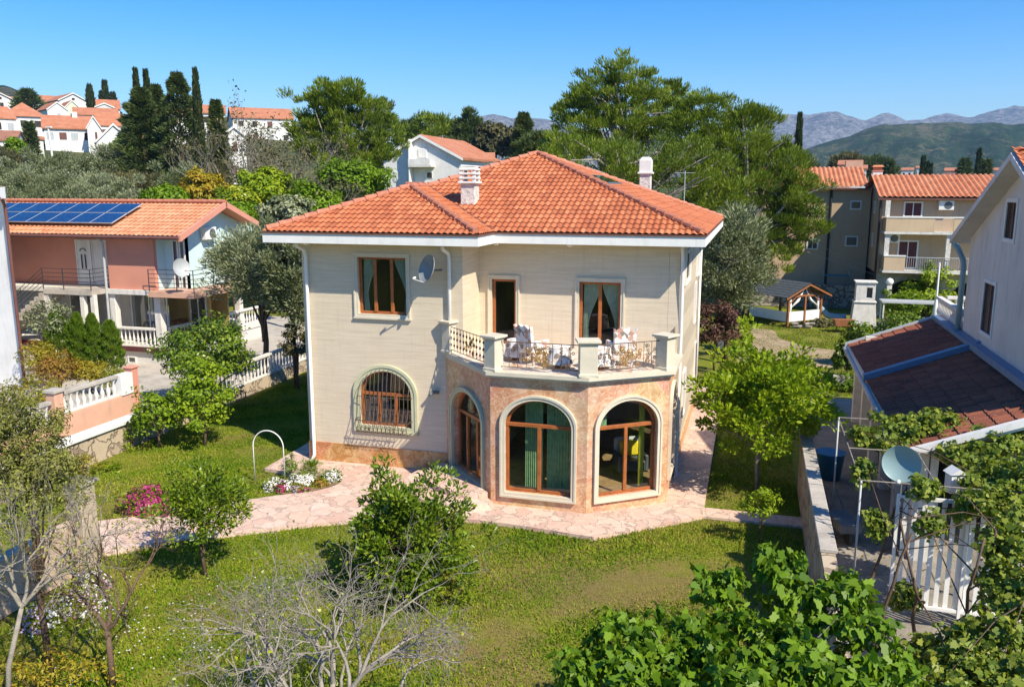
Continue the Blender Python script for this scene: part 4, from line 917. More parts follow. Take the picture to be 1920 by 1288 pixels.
for k in range(14): MB().box(.09+k*.155,.17+k*.155,.022,.036,.36,2.46).build('slat', MT['fascia'], gtt)
q = at(1692, 868, 14.6); satdish('satellite_dish', 'large blue-grey dish on a mast above the vine pergola', q, .33, (-.28,-1,.12), 'dish', 1.9)
def vine():
    t = thing('grape_vine', 'leafy grape vine sprawling over the pergola at the right edge', 'vine', (15.6,-5,0)); Ps = []; cc_all = []
    spots = [(1650,825,17,.4,.2),(1700,800,17.5,.7,.22),(1760,790,17.5,.6,.22),(1820,850,16,.7,.25),(1890,830,16,.6,.25),(1860,900,14.5,.6,.3),(1905,950,13,.6,.35),(1895,1020,12.3,.45,.35),(1915,1100,11.5,.5,.4),(1862,1085,12,.2,.3),(1885,1180,11,.45,.4),(1900,1260,10.5,.65,.4),(1800,1230,11,.5,.35),(1745,985,13.2,.13,.2),(1815,955,13.5,.2,.25),(1735,915,13.7,.2,.15),(1620,890,15,.14,.25),(1612,815,17,.16,.2),(1740,1230,11.5,.3,.3),(1700,1120,12.9,.2,.2),(1930,900,14,.7,.4),(1830,1290,10.2,.7,.3),(1640,985,14,.16,.3)]
    O_ = []
    for px, py, D, rr, rz in spots:
        c = at(px, py, D)-Vector((15.6,-5,0)); P, O, off, cc, tn = crown(c, (rr,rr,rz), int(42*rr/.5)+4, 26, .14, rnd.random()*9, .3, -.8, .3, .8); Ps.append(P); O_.append(O); cc_all += list(cc)
    P = np.concatenate(Ps); O = np.concatenate(O_); n = len(P); N = nrmz(O*.3+np.array([0,-.15,.8])+RG.normal(size=(n,3))*.5); D = np.cross(N, RG.normal(size=(n,3)))+np.array([0,0,-.4]); L = .10*(.4+.9*RG.random(n))
    leafmesh('foliage', P, D, N, L, L*.95, LM['vine'], t, LF, None, curl=.2)
    m = MB()
    for k in range(8):
        b = Vector((-1.6+k*.42+rnd.uniform(-.1,.1), rnd.uniform(-4,2), 0)); q = b.copy(); pts = [b]
        for j in range(6): q = q+Vector((rnd.uniform(-.14,.18), rnd.uniform(-.16,.2), .43)); pts.append(q.copy())
        m.tube(pts, [.035-.003*j for j in range(7)], 6)
        for j in range(5):
            e = Vector(cc_all[rnd.randrange(len(cc_all))]); s_ = pts[rnd.randint(3, 6)]
            if (e-s_).length < 3.5: m.tube([s_, s_.lerp(e, .5)+Vector((rnd.uniform(-.2,.2), 0, .15)), e], [.014,.009,.004], 4, cap=False)
    for k in range(150):
        a, b = Vector(cc_all[rnd.randrange(len(cc_all))]), Vector(cc_all[rnd.randrange(len(cc_all))])
        if (a-b).length < 1.6: m.tube([a, a.lerp(b, .5)+Vector((0,0,-.15)), b], .006, 4, cap=False)
    m.build('stems', MT['bark'], t, smooth_=True, fix=False)
vine()
q = at(1790, 902, 14.6)
t = thing('white_box', 'small white weathered box with gabled lid hanging under the vine', 'box', q, .3); m = MB(); m.cbox((0,0,-.2), (.26,.22,.36)); m.build('body', MT['white'], t, bevel=.01)
m = MB(); m.add([(-.16,-.14,.16),(.16,-.14,.16),(.16,.14,.16),(-.16,.14,.16),(0,-.15,.27),(0,.15,.27)], [(0,1,4),(3,5,2),(0,4,5,3),(1,2,5,4)]).build('lid', MT['white'], t)
t = thing('blue_bin', 'blue plastic tub standing on the shaded yard by the dividing wall', 'tub', (14.3,2.6,0)); MB().lathe([(.28,0),(.36,.7),(.38,.72),(.34,.71),(.27,.05)], n=20).build('tub', MT['bluetarp'], t, smooth_=True); MB().lathe([(.38,.72),(.40,.74),(.37,.735)], n=20).build('rim', MT['bluetarp'], t)
t = thing('hand_cart', 'dark green hand cart parked beside the dividing wall', 'cart', (14.25,-1.6,0), .3); m = MB(); m.cbox((0,0,.3),(.5,.9,.22)); m.build('tray', MT['thdk'] if 'thdk' in MT else MT['dkgrey'], t, bevel=.03); m = MB(); m.tube([(-.2,.4,.45),(-.22,1.0,.8)], .018, 6); m.tube([(.2,.4,.45),(.22,1.0,.8)], .018, 6); m.build('handles', MT['dkgrey'], t); MB().lathe([(.16,-.03),(.16,.03)], (0,-.3,.17), 14, (1,0,0)).build('wheel', MT['black'], t)
# grass blades on the lawn
def grass():
    t_pts = []; N_ = 480000
    x = RG.uniform(-5.9, 13.4, N_); y = RG.uniform(-14, 10, N_)
    keep = np.ones(N_, bool)
    def inpoly(x, y, poly):
        c = np.zeros(len(x), bool); j = len(poly)-1
        for i in range(len(poly)):
            xi, yi = poly[i]; xj, yj = poly[j]
            if yi != yj: c ^= ((yi > y) != (yj > y)) & (x < (xj-xi)*(y-yi)/(yj-yi)+xi)
            j = i
        return c
    keep &= ~inpoly(x, y, TERR); keep &= ~((x > 11.1) & (y > -1.25) & (y < -.55)); keep &= ~((x > 11.1) & (y > 2) & (RG.random(N_) > .7))
    keep &= ~((x < -.7) & (y < -7)); den = np.sin(x*1.1+2*np.sin(y*.7))+np.sin(y*1.7+1.3*np.sin(x*.9)); keep &= (den > -3.2+RG.random(N_)*1.3); br_ = np.sin(x*.9+4.2)*np.sin(y*1.1+.6)+.5*np.sin(x*2.3-y*1.9)
    x, y = x[keep], y[keep]; n = len(x); P = np.stack([x, y, np.full(n, -.03)], 1); D = nrmz(RG.normal(size=(n,3))*.55+np.array([0,0,1.])); L = (.045+.045*RG.random(n))*(1+.3*den[keep]/2)
    tn = .45+.16*np.sin(x*.8+y*.5)+.14*np.sin(x*1.9-y*2.3+1)+.12*np.sin(x*5.1+2*np.sin(y*4.3))+RG.normal(size=n)*.2; pt_ = np.sin(x*.9+4.2)*np.sin(y*1.1+.6)+.5*np.sin(x*2.3-y*1.9)+1.1*np.exp(-((x-10.0)**2/4+(y+5.2)**2/2.5))+.8*np.exp(-((x-7.4)**2/2+(y+5)**2/2))+RG.normal(size=n)*.35; tn = np.where(pt_ > .85, np.clip(.75+.25*RG.random(n), 0, 1), np.minimum(tn, .8)); L = L*np.where(pt_ > .85, .6, 1)
    tag(leafmesh('grass', P, D, RG.normal(size=(n,3)), L, L*.3, LM['grass'], None, LQ, tn), kind='stuff')
    n = 260; x = 2+RG.normal(size=n)*1.6; y = -9.2+RG.normal(size=n)*1.2; k = x > -.6; x, y = x[k], y[k]; n = len(x)
    tag(leafmesh('daisies', np.stack([x, y, np.full(n, .05)], 1), RG.normal(size=(n,3))*np.array([1,1,.1]), np.tile([[0,0,1.]], (n,1)), .035, .035, LM['whitefl'], None, LW), kind='stuff')
grass()
def scatter(name, x0, x1, y0, y1, n, L0, mat, asp, z=0, flat=False, avoid=None):
    x = RG.uniform(x0, x1, n); y = RG.uniform(y0, y1, n); k = (np.sin(x*2.1+1)*np.sin(y*1.7)+RG.random(n)) > .25
    x, y = x[k], y[k]; n = len(x); L = L0*(.5+RG.random(n)); D = RG.normal(size=(n,3))*(np.array([1,1,.15]) if flat else np.array([.5,.5,0]))+(0 if flat else np.array([0,0,1.]))
    N = (np.tile([[0,0,1.]], (n,1))+RG.normal(size=(n,3))*.3) if flat else RG.normal(size=(n,3))
    return tag(leafmesh(name, np.stack([x, y, np.full(n, z)], 1), D, N, L, L*asp, LM[mat], None, LQ), kind='stuff')
scatter('rear_grass', 10.8, 19, 12.5, 32, 60000, .07, 'grass', .35, -.035)
scatter('fallen_leaves', 13.8, 18, -11, 1.5, 1600, .06, 'twiggy', .6, .02, True)
# ================================================================== left neighbours
ph = thing('salmon_house', 'salmon and pale blue two-storey house with solar panels and outside stair on the left', 'house', (0,0,0))
G0 = (-.25); F1 = 3.35; E1 = 5.62
m = MB()
P = Pl((-15.4,10),(-12.98,10)); P.panel(m, rect(0,P.len,F1,E1+.12), [], th=.2)
m.box(-24,-15.4,10.9,11.1,F1,E1+.35); m.box(-15.42,-15.4+.01,10.2,10.9,F1,E1+.3)
ph_w = m.build('wall', MT['pink'], ph)
m = MB(); m.box(-12.98,-11.9,10.75,10.95,F1,E1+.3)
Pg = Pl((-11.9,10.75),(-11.9,16.0)); Pg.panel(m, [(0,F1),(5.2,F1),(5.2,E1+.2),(4.2,6.1),(2.08,6.86),(0,E1+.42)], [], th=.18)
m.box(-13,-12.97,10.2,10.75,F1,E1+.2); m.build('gable_wall', MT['aqua'], ph)
def rwin(px_, par, s0, s1, z0, z1, d=.0, fmat='white', gmat='dglass', mull=1, name='window', fw=.06):
    m = MB(); px_.ring(m, inset(rect(s0,s1,z0,z1), -.0), inset(rect(s0,s1,z0,z1), fw), d, d+.05)
    for k in range(mull): c = s0+(s1-s0)*(k+1)/(mull+1); px_.bar(m, c-.025, c+.025, z0+fw, z1-fw, d+.003, d+.045)
    f = m.build(name, MT[fmat], par); m = MB(); px_.sheet(m, inset(rect(s0,s1,z0,z1), fw*.5), d+.02); m.build('pane', MT[gmat], f, fix=False); return f
Pf = Pl((-24,10.9),(-15.4,10.9)); Pf2 = Pl((-12.98,10.75),(-11.9,10.75))
f = rwin(Pf, ph, 6.1, 6.95, F1+.02, 5.42, 0, 'white', 'white', 0, 'front_door')
m = MB(); Pf.bar(m, 6.4,6.45,4.1,4.75,.05,.07); Pf.bar(m, 6.6,6.65,4.1,4.75,.05,.07)
for k in range(6):
    a = math.pi*k/6; b = math.pi*(k+1)/6; m.tube([Pf.p(6.525+.16*math.cos(a),4.9+.12*math.sin(a),.06), Pf.p(6.525+.16*math.cos(b),4.9+.12*math.sin(b),.06)], .02, 4)
m.build('door_glass', MT['black'], f)
rwin(Pf, ph, 7.0, 8.55, F1+.02, 5.42, 0, 'white', 'white', 1, 'shutter')
rwin(Pf2, ph, .42, .72, F1, 5.5, 0, 'white', 'dglass', 0); rwin(Pf2, ph, .78, 1.06, F1, 5.5, 0, 'white', 'dglass', 0)
rwin(Pg, ph, 2.6, 3.3, F1+.1, 5.3, 0, 'white', 'dglass', 0)
sl2 = .39; 
r1 = roof_face('roof', (-24.5, 9.5, 5.72), (1,0,0), (0,1,sl2), 13.3, 3.55, [], MT['tile2'], ph, tw=.24, thh=.36, amp=.04, sub=6)
m = MB(); m.add([(-24.5,12.83,7.05),(-11.2,12.83,7.05),(-11.2,15.3,6.1),(-24.5,15.3,6.1),(-24.5,12.83,6.93),(-11.2,12.83,6.93),(-11.2,15.3,5.98),(-24.5,15.3,5.98)], [(0,1,2,3),(4,7,6,5),(0,4,5,1),(1,5,6,2),(2,6,7,3),(3,7,4,0)]); m.build('roof_back', MT['tile2'], r1)
m = MB(); m.add([(-24.5,9.5,5.70),(-11.22,9.5,5.70),(-11.22,12.83,6.99),(-24.5,12.83,6.99),(-24.5,9.5,5.60),(-11.22,9.5,5.60),(-11.22,12.83,6.89),(-24.5,12.83,6.89)], [(0,1,2,3),(4,7,6,5),(0,4,5,1),(1,5,6,2),(2,6,7,3),(3,7,4,0)]); m.build('soffit', MT['white'], r1)
m = MB()
for (y0,z0,y1,z1) in ((9.45,5.62,12.86,6.98),(12.80,6.98,15.35,6.0)): m.add([(-11.25,y0,z0-.1),(-11.12,y0,z0-.1),(-11.12,y1,z1-.1),(-11.25,y1,z1-.1),(-11.25,y0,z0+.16),(-11.12,y0,z0+.16),(-11.12,y1,z1+.14),(-11.25,y1,z1+.14)], [(0,3,2,1),(4,5,6,7),(0,1,5,4),(1,2,6,5),(2,3,7,6),(3,0,4,7)])
m.build('bargeboard', MT['pink'], r1); ridge_caps((-24.5,12.83,7.08), (-11.2,12.83,7.08), MT['ridge'], r1, .1, .4)
MB().tube([(-24.5,9.42,5.66),(-11.2,9.42,5.66)], .07, 8).build('gutter', MT['gutter'], ph)
# solar array
t = NT('solar_cells'); o_ = t.obj(); br = t.n('TexBrick', Vector=o_, Scale=6.4, Mortar__Size=.02, Color1=(.006,.03,.11), Color2=(.008,.045,.15), Mortar=(.10,.16,.28), Brick__Width=1, Row__Height=1); br.offset = 0
MT['solar'] = t.pbr(br.outputs['Color'], .12, None, .6)
sp = thing('solar_array', 'two rows of blue solar panels mounted on the salmon house roof', 'solar panels', (-24,10.1,6.10)); sp.rotation_euler = (math.atan(sl2)+.0, 0, 0)
for r_ in range(2):
    for k in range(7):
        x0 = .6+k*1.18; y0 = .1+r_*1.12
        f = MB().box(x0,x0+1.16,y0,y0+1.08,.06,.10).build('panel', MT['lgrey'], sp); MB().box(x0+.02,x0+1.14,y0+.02,y0+1.06,.10,.104).build('cells', MT['solar'], f)
# lower floor
m = MB(); m.box(-24,-12.7,9.85,16,F1-.22,F1-.01); m.box(-24,-12.65,9.85,18,.62,.84); m.build('floor_slab', MT['balus'], ph)
m = MB(); m.box(-24,-12.7,9.95,17.8,G0-.3,.62); m.build('basement_wall', MT['greywall'], ph); m = MB(); m.box(-24.1,-12.6,9.8,9.849,.60,.82); m.build('edge_strip', MT['maroon'], ph)
Pb = Pl((-16,9.95),(-12.7,9.95)); rwin(Pb, ph, 1.3, 1.75, 0.02, .35, 0, 'white', 'dglass', 0)
for x, y, w_ in ((-15.3,10.1,.3),(-12.95,10.1,.32),(-12.95,16,.3)): MB().cbox((x,y,.84),(w_,w_,F1-.22-.84)).build('column', MT['balus'], ph, bevel=.01)
Pw = Pl((-20,11.6),(-12.98,11.6)); m = MB(); m.box(-26,-15.2,11.9,12.0,.2,F1-.2); m.build('inner_wall', MT['greywall'], ph)
rwin(Pl((-15.15,10.9),(-13.1,10.9)), ph, .05, 2.0, .9, 3.08, 0, 'white', 'dglass', 1, 'glazed_screen')
m = MB(); m.box(-13.1,-11.9,12.2,12.3,.84,F1-.2); m.box(-15.1,-11.8,13.4,13.5,.84,F1-.2); m.build('patio_wall', MT['tan'], ph)
rwin(Pl((-11.95,12.19),(-11.0,12.19)), ph, -1.0, -.1, 1.2, 2.9, 0)
f = rwin(Pl((-19.4,10.9),(-15.6,10.9)), ph, .9, 2.4, .86, 2.9, 0, 'white', 'dglass', 1, 'glass_door')
Po = Pl((-12.95,12.18),(-12.2,12.18)); m = MB(); Po.sheet(m, arch(.1,.65,.9,1.35,1.6), .02); m.build('oven_opening', MT['black'], ph, fix=False)
# balcony right
m = MB(); m.box(-13.05,-10.7,9.55,10.75,F1-.24,F1+.0); m.box(-11.89,-10.7,10.75,14.5,F1-.24,F1+.0); m.build('balcony_slab', MT['peach'], ph)
def railrun(pts, z, h, n, par, mat='black', r=.014, posts=True, name='railing'):
    m = MB()
    for k in range(n): m.tube([(x,y,z_+h*(k+1)/n) for x,y,z_ in [(p[0],p[1],(p[2] if len(p)>2 else z)) for p in pts]], r, 5)
    o = m.build(name, MT[mat], par); m = MB()
    for p in pts:
        z_ = p[2] if len(p) > 2 else z; m.tube([(p[0],p[1],z_-.15),(p[0],p[1],z_+h)], r*1.5, 6)
    m.build('posts', MT[mat], o); return o
railrun([(-13.0,9.6),(-11.6,9.6),(-10.75,9.6),(-10.75,11),(-10.75,12.6),(-10.75,14.4)], F1, .95, 5, ph)
# stair landing
m = MB(); m.box(-18.1,-15.5,9.0,10.85,F1-.2,F1); m.build('landing', MT['concrete'], ph)
m = MB()
for k in range(12): m.box(-18.1-(k+1)*.27,-18.1-k*.27,9.0,10.2,F1-.2-(k+1)*.19-.12,F1-(k+1)*.19)
m.build('stair', MT['concrete'], ph)
for x in (-18.0,-16.1,-15.55): MB().cbox((x,9.15,-.1),(.2,.2,F1-.1)).build('column', MT['balus'], ph)
railrun([(-15.55,10.8),(-15.55,9.05),(-17.0,9.05),(-18.1,9.05),(-19.4,9.05,F1-.92),(-21.3,9.05,F1-2.2)], F1, .92, 5, ph)
MB().tube([(-15.42,9.5,5.6),(-15.42,9.8,5.4),(-15.45,9.85,5.2),(-15.5,9.88,.2)], .055, 8).build('downpipe', MT['lgrey'], ph)
balustrade('balustrade', 'white balustrade along the front of the salmon house terrace', (-15.1,10.0), (-13.15,10.0), .843, .843, .82, .2, group='salmon house terrace balustrades')
balustrade('balustrade', 'white balustrade along the side of the salmon house terrace receding to the olive tree', (-12.8,10.35), (-12.8,17.5), .843, .843, .82, .24, group='salmon house terrace balustrades')
satdish('satellite_dish', 'off-white dish on the salmon house balcony railing', (-11.25,9.45,F1+1.05), .40, (.92,-.30,.25), 'lgrey', .5)
def acunit(label, loc, rz=0, w_=.8):
    t = thing('air_conditioner', label, 'air conditioner', loc, rz); MB().box(-w_/2,w_/2,-.3,-.02,0,.55).build('casing', MT['plastic'], t, bevel=.01)
    m = MB(); m.lathe([(.22,0),(.22,.01),(.2,.012)], (w_*.12,-.301,.27), 20, (0,-1,0)); m.build('fan_grille', MT['dkgrey'], t); return t
acunit('air conditioner high on the pale blue gable wall', (-11.88,12.2,5.45), math.radians(90))
t = thing('patio_table', 'brown table on the salmon house terrace', 'table', (-12.0,11.2,.85)); 
t.location = (-13.6,12.8,.84); MB().box(-.6,.6,-.4,.4,.7,.76).build('table_top', MT['orwood'], t)
for sx in (-.5,.5):
    for sy in (-.3,.3): MB().cbox((sx,sy,0),(.07,.07,.7)).build('leg', MT['orwood'], t)
m = MB(); m.box(-10.4,-7.2,17.2,17.4,-.1,1.9); tag(m.build('garden_wall', MT['cream'], bevel=.01), 'pale block wall behind the olive tree left of the villa', 'wall')
# far-left white house
wh = thing('white_house', 'tall white house with red roof edge cut by the left edge of the picture', 'house', (0,0,0))
MB().prism([(-24,4),(-14.3,4),(-20.0,9),(-24,9)],-.3,7.38).build('wall', MT['white'], wh)
rr = MB().prism([(-25,3.4),(-13.65,3.4),(-20.2,9.6),(-25,9.6)],7.38,7.78).build('roof_fascia', MT['fascia'], wh); MB().add([(-25,3.5,7.8),(-13.85,3.5,7.8),(-20.2,9.4,7.8),(-25,9.4,7.8),(-22,6.5,8.7)],[(0,1,4),(1,2,4),(2,3,4),(3,0,4)]).build('roof', MT['tile2'], wh)
MB().tube([(-13.85,3.4,7.4),(-14.2,3.85,7.1),(-14.22,3.88,0)], .06, 8).build('downpipe', MT['gutter'], wh)
# ================================================================== right neighbours
rh = thing('white_gabled_house', 'off-white rendered house with steep gable and brown shutters at the right edge', 'house', (0,0,0))
yR, zR = 1.3, 8.5; PR = Pl((18,6.6),(18,-8))
RW1 = rect(6.6-2.85, 6.6-2.05, 6.55, 7.4); RW2 = rect(2.6, 3.55, 4.0, 5.28)
m = MB(); Pq = Pl((18,-8),(18,6.6)); L_R = 14.6
Pn = Pl((18,6.6),(18,-8)); print('normal', Pn.n) if False else None
# wall seen from -x : its outward normal is -x, A->B runs towards +y..-y
PRn = Pl((18,6.2),(18,-2.0)); outer = [(0,0),(8.2,0),(8.2,7.0),(4.9,zR-.12),(0,6.42)]
w1 = rect(3.35,4.15,6.55,7.42); w2 = rect(2.05,3.05,4.02,5.30); w3 = rect(9,9.8,4.0,5.3)
PRn.panel(m, outer, [w1, w2], th=.25); m.box(18.25,26,-2.0,-1.75,0,6.9); m.box(18.25,26,5.95,6.2,0,6.3); m.build('wall', MT['greywall'], rh)
for w_ in (w1, w2):
    m = MB(); PRn.ring(m, inset(w_, -.10), inset(w_, .0), -.02, .03); f = m.build('window', MT['white'], rh)
    xs = [q[0] for q in w_]; s0, s1, z0, z1 = min(xs), max(xs), w_[0][1], w_[2][1]; m = MB(); n = int((z1-z0)/.055)
    for k in range(n): m.add([PRn.p(s0+.01,z0+k*.055,-.03),PRn.p(s1-.01,z0+k*.055,-.03),PRn.p(s1-.01,z0+k*.055+.04,-.07),PRn.p(s0+.01,z0+k*.055+.04,-.07)], [(0,1,2,3)])
    PRn.bar(m, (s0+s1)/2-.03,(s0+s1)/2+.03,z0,z1,-.05,-.02); PRn.bar(m, s0,s0+.05,z0,z1,-.05,-.02); PRn.bar(m, s1-.05,s1,z0,z1,-.05,-.02); PRn.bar(m, s0,s1,z0,z1,-.12,-.10)
    m.build('shutter', MT['brownshut'], f)
m = MB()
for (y0,z0,y1,z1) in ((6.7,6.26,yR,zR),(yR,zR,-2.5,6.9)):
    m.add([(17.54,y0,z0-.10),(26,y0,z0-.10),(26,y1,z1-.10),(17.54,y1,z1-.10),(17.54,y0,z0+.06),(26,y0,z0+.06),(26,y1,z1+.06),(17.54,y1,z1+.06)], [(0,1,2,3),(4,7,6,5),(0,4,5,1),(1,5,6,2),(2,6,7,3),(3,7,4,0)])
rr = m.build('roof_slab', MT['greywall'], rh); roof_face('roof', (26,6.68,6.33), (-1,0,0), (0,-1,.415), 8.3, 5.75, [], MT['tile'], rh); roof_face('roof', (17.6,-2.52,6.97), (1,0,0), (0,1,.42), 8.4, 4.2, [], MT['tile'], rh, sub=4)
MB().tube([(17.7,7.0,6.2),(17.8,6.75,6.0),(17.9,6.45,5.7),(17.9,6.32,5.5),(17.9,6.32,3.5)], .08, 10).build('downpipe', MT['blue'] if False else MT['dish'], rh, smooth_=True)
# raised terrace behind with balustrade
m = MB(); m.box(17.95,24,6.3,10.2,0,3.45); m.build('terrace_block', MT['greywall'], rh)
balustrade('balustrade', 'white balustrade on the raised terrace left of the grey downpipe', (18.05,10.0), (18.05,6.45), 3.453, 3.453, .75, .2, group='raised terrace balustrades')
balustrade('balustrade', 'white balustrade along the far side of the raised terrace', (18.3,10.05), (21.5,10.05), 3.453, 3.453, .75, .2, group='raised terrace balustrades')
# annex
an = thing('annex', 'low annex with old brown tiled lean-to roof and blue flashings beside the white gabled house', 'annex', (0,0,0))
def az(x): return 2.5+(x-15.25)*.39
roof_face('roof', (15.25,9.2,2.52), (0,-1,0), (1,0,.39), 4.9, 2.95, [], MT['tiled'], an, tw=.22, thh=.36, amp=.055); roof_face('roof', (15.25,4.0,2.40), (0,-1,0), (1,0,.39), 6.6, 2.95, [], MT['tiled'], an, tw=.22, thh=.36, amp=.055)
m = MB()
for y0, y1, dz in ((4.28,9.2,0),(-2.6,4.0,-.12)): m.add([(15.2,y0,2.48+dz),(17.98,y0,3.56+dz),(17.98,y1,3.56+dz),(15.2,y1,2.48+dz),(15.2,y0,2.38+dz),(17.98,y0,3.46+dz),(17.98,y1,3.46+dz),(15.2,y1,2.38+dz)], [(0,1,2,3),(4,7,6,5),(0,4,5,1),(1,5,6,2),(2,6,7,3),(3,7,4,0)])
m.build('roof_deck', MT['white'], an)
def strip(y0, y1, dz, mat, nm, up=.12):
    m = MB(); m.add([(15.15,y0,2.50+dz),(18.0,y0,3.61+dz),(18.0,y1,3.61+dz),(15.15,y1,2.50+dz),(15.15,y0,2.50+dz+up),(18.0,y0,3.61+dz+up),(18.0,y1,3.61+dz+up),(15.15,y1,2.50+dz+up)], [(0,3,2,1),(4,5,6,7),(0,1,5,4),(1,2,6,5),(2,3,7,6),(3,0,4,7)]); return m.build(nm, MT[mat], an)
strip(4.02, 4.27, -.05, 'blue', 'flashing', .16); strip(9.15, 9.35, -.05, 'lgrey', 'edge_trim', .14); strip(-2.75, -2.6, -.15, 'white', 'edge_trim', .14)
m = MB(); m.box(17.72,17.995,-2.6,9.2,3.50,3.66); m.build('wall_flashing', MT['blue'], an)
MB().tube([(15.15,9.3,2.42),(15.15,-2.7,2.30)], .07, 8).build('gutter', MT['lgrey'], an)
m = MB(); m.box(15.75,15.9,-2.4,9.0,0,2.45); m.box(15.75,17.9,8.9,9.05,0,2.9); m.build('wall', MT['balus'], an)
for y in (8.8,6.6,4.4,2.2,0,-2.2): MB().cbox((15.6,y,0),(.25,.35,2.45)).build('pier', MT['balus'], an)
# barbecue tower
t = thing('barbecue_tower', 'pale concrete outdoor fireplace tower with square smoke opening', 'outdoor fireplace', (18.12,29.6,0))
m = MB(); m.cbox((0,0,0),(1.35,1.0,1.45),0,.82); m.cbox((0,0,1.45),(1.2,.95,.07)); m.build('body', MT['balus'], t, bevel=.01)
Pk = Pl((-.5,-.42),(.5,-.42)); m = MB(); Pk.panel(m, rect(0,1,1.52,2.55), [rect(.55,.85,1.72,2.3)], th=.1); m.box(-.5,-.41,-.31,.42,1.52,2.55); m.box(.41,.5,-.31,.42,1.52,2.55); m.box(-.41,.41,.32,.42,1.52,2.55); m.build('smoke_head', MT['balus'], t)
MB().cbox((0,0,2.55),(1.15,1.0,.08)).build('cap', MT['balus'], t, bevel=.01); MB().box(-.4,.4,-.3,.3,1.53,1.6).build('black_slab', MT['black'], t)  # plain black slab on the floor of the smoke head
t = thing('shed_roof', 'small pale flat canopy on posts beside the concrete fireplace tower', 'canopy', (19.6,27.6,0)); m = MB(); m.box(-.9,2.3,-.6,.6,1.75,1.83); m.build('roof', MT['lgrey'], t)
for x in (-.8,2.2):
    for y in (-.5,.5): MB().cbox((x,y,0),(.07,.07,1.75)).build('post', MT['balus'], t)
t = thing('globe_lamp', 'white globe lamp on a pale post in front of the beige apartment house', 'lamp', (19.5,30.6,0)); MB().cbox((0,0,0),(.25,.25,2.3)).build('post', MT['balus'], t); MB().lathe([(.02,0),(.16,.06),(.22,.2),(.16,.36),(.02,.42)], (0,0,2.3), 16).build('globe', MT['plastic'], t, smooth_=True)
t = thing('pole', 'thin white pole rising behind the raised terrace', 'pole', (20.7,24,0)); MB().lathe([(.16,0),(.12,1.9),(.05,2.5),(.04,4.1),(.01,4.2)], n=10).build('shaft', MT['white'], t, smooth_=True); MB().lathe([(.2,0),(.2,.12)], n=10).build('foot', MT['white'], t)
# gazebo
gz_ = thing('gazebo', 'open timber gazebo with dark grey roof and white curtains on the rear lawn', 'gazebo', (13.9,30.4,0), math.radians(44)); gz_.scale = (.88,.88,.86)
gw, gl = 1.45, 1.75
for x in (-gw,0,gw):
    for y in (-gl,gl):
        if x == 0 and y > 0: continue
        MB().cbox((x,y,0),(.13,.13,2.0)).build('post', MT['orwood'], gz_)
m = MB()
for y in (-gl,gl): m.box(-gw-.3,gw+.3,y-.06,y+.06,1.95,2.07); 
for x in (-gw,gw): m.box(x-.05,x+.05,-gl-.3,gl+.3,2.071,2.16)
for y in (-gl-.35,gl+.35):
    for s in (-1,1): m.add([(0,y-.04,2.82),(0,y+.04,2.82),(s*(gw+.55),y+.04,1.98),(s*(gw+.55),y-.04,1.98),(0,y-.04,2.70),(0,y+.04,2.70),(s*(gw+.55),y+.04,1.86),(s*(gw+.55),y-.04,1.86)], [(0,1,2,3),(4,7,6,5),(0,4,5,1),(1,5,6,2),(2,6,7,3),(3,7,4,0)])
for s in (-1,1): m.tube([(s*.1,-gl,2.5),(s*gw*.98,-gl,1.5)], .05, 4)
m.build('timber_frame', MT['orwood'], gz_)
m = MB()
for s in (-1,1):
    for k in range(7):
        x0, x1 = k*(gw+.6)/7, (k+1)*(gw+.6)/7; z0 = 2.88-x0*.42; z1 = 2.88-x1*.42+.02
        m.add([(s*x0,-gl-.45,z0),(s*x0,gl+.45,z0),(s*x1,gl+.45,z1),(s*x1,-gl-.45,z1),(s*x1,gl+.45,z1-.03),(s*x1,-gl-.45,z1-.03)], [(0,1,2,3),(3,2,4,5)])
m.build('roof', simple('slate_grey_sheet', (.075,.085,.095), .5, .25, 6, 30), gz_)
for x0, x1 in ((-gw+.1,-.1),(.1,gw-.1)):
    m = MB(); m.box(x0,x1,-gl-.02,-gl+.02,.35,1.0); m.build('side_panel', MT['white'], gz_)
MB().box(-gw-.02,-gw+.02,-gl+.1,gl-.1,.35,1.0).build('side_panel', MT['white'], gz_)
m = MB()
for s in (-1,1): m.tube([(s*.05,-gl+.05,2.5),(s*.55,-gl+.08,1.7),(s*1.2,-gl+.05,1.25)], [.03,.10,.04], 8); m.tube([(s*1.25,-gl+.05,2.0),(s*1.22,-gl+.05,1.3),(s*1.3,-gl+.05,.5)], [.05,.09,.05], 8)
m.build('curtain', MT['white'], gz_, smooth_=True)
t = thing('garden_slide', 'blue-grey slide with coiled rings beside the gazebo', 'slide', (16.6,30.2,0)); m = MB(); m.tube([(-1,.2,1.2),(-.3,.1,.5),(.3,0,.4),(.7,0,.45)], [.14,.18,.22,.2], 8); m.build('chute', MT['dish'], t)
for k in range(5): 
    m = MB(); m.tube([(-.9+k*.42+.16*math.cos(q*.6), -.6, .25+.16*math.sin(q*.6)) for q in range(11)], .035, 6, cap=False); m.build('ring', MT['greyrubble'], t)
t = thing('wheelbarrow', 'dark cart standing on the lawn right of the coiled rings', 'cart', (16.9,27.6,0)); MB().cbox((0,0,.35),(.9,.5,.35),.2,1.15).build('tray', MT['orwood'], t); MB().lathe([(.2,-.04),(.2,.04)], (.5,0,.2), 14, (0,1,0)).build('wheel', MT['black'], t)
for s in (-.2,.2): MB().tube([(-.3,s,.4),(-.35,s,0)], .02, 5).build('leg', MT['black'], t)
t = thing('log_pile', 'small pile of cut logs in front of the gazebo', 'logs', (14.6,28.4,0))
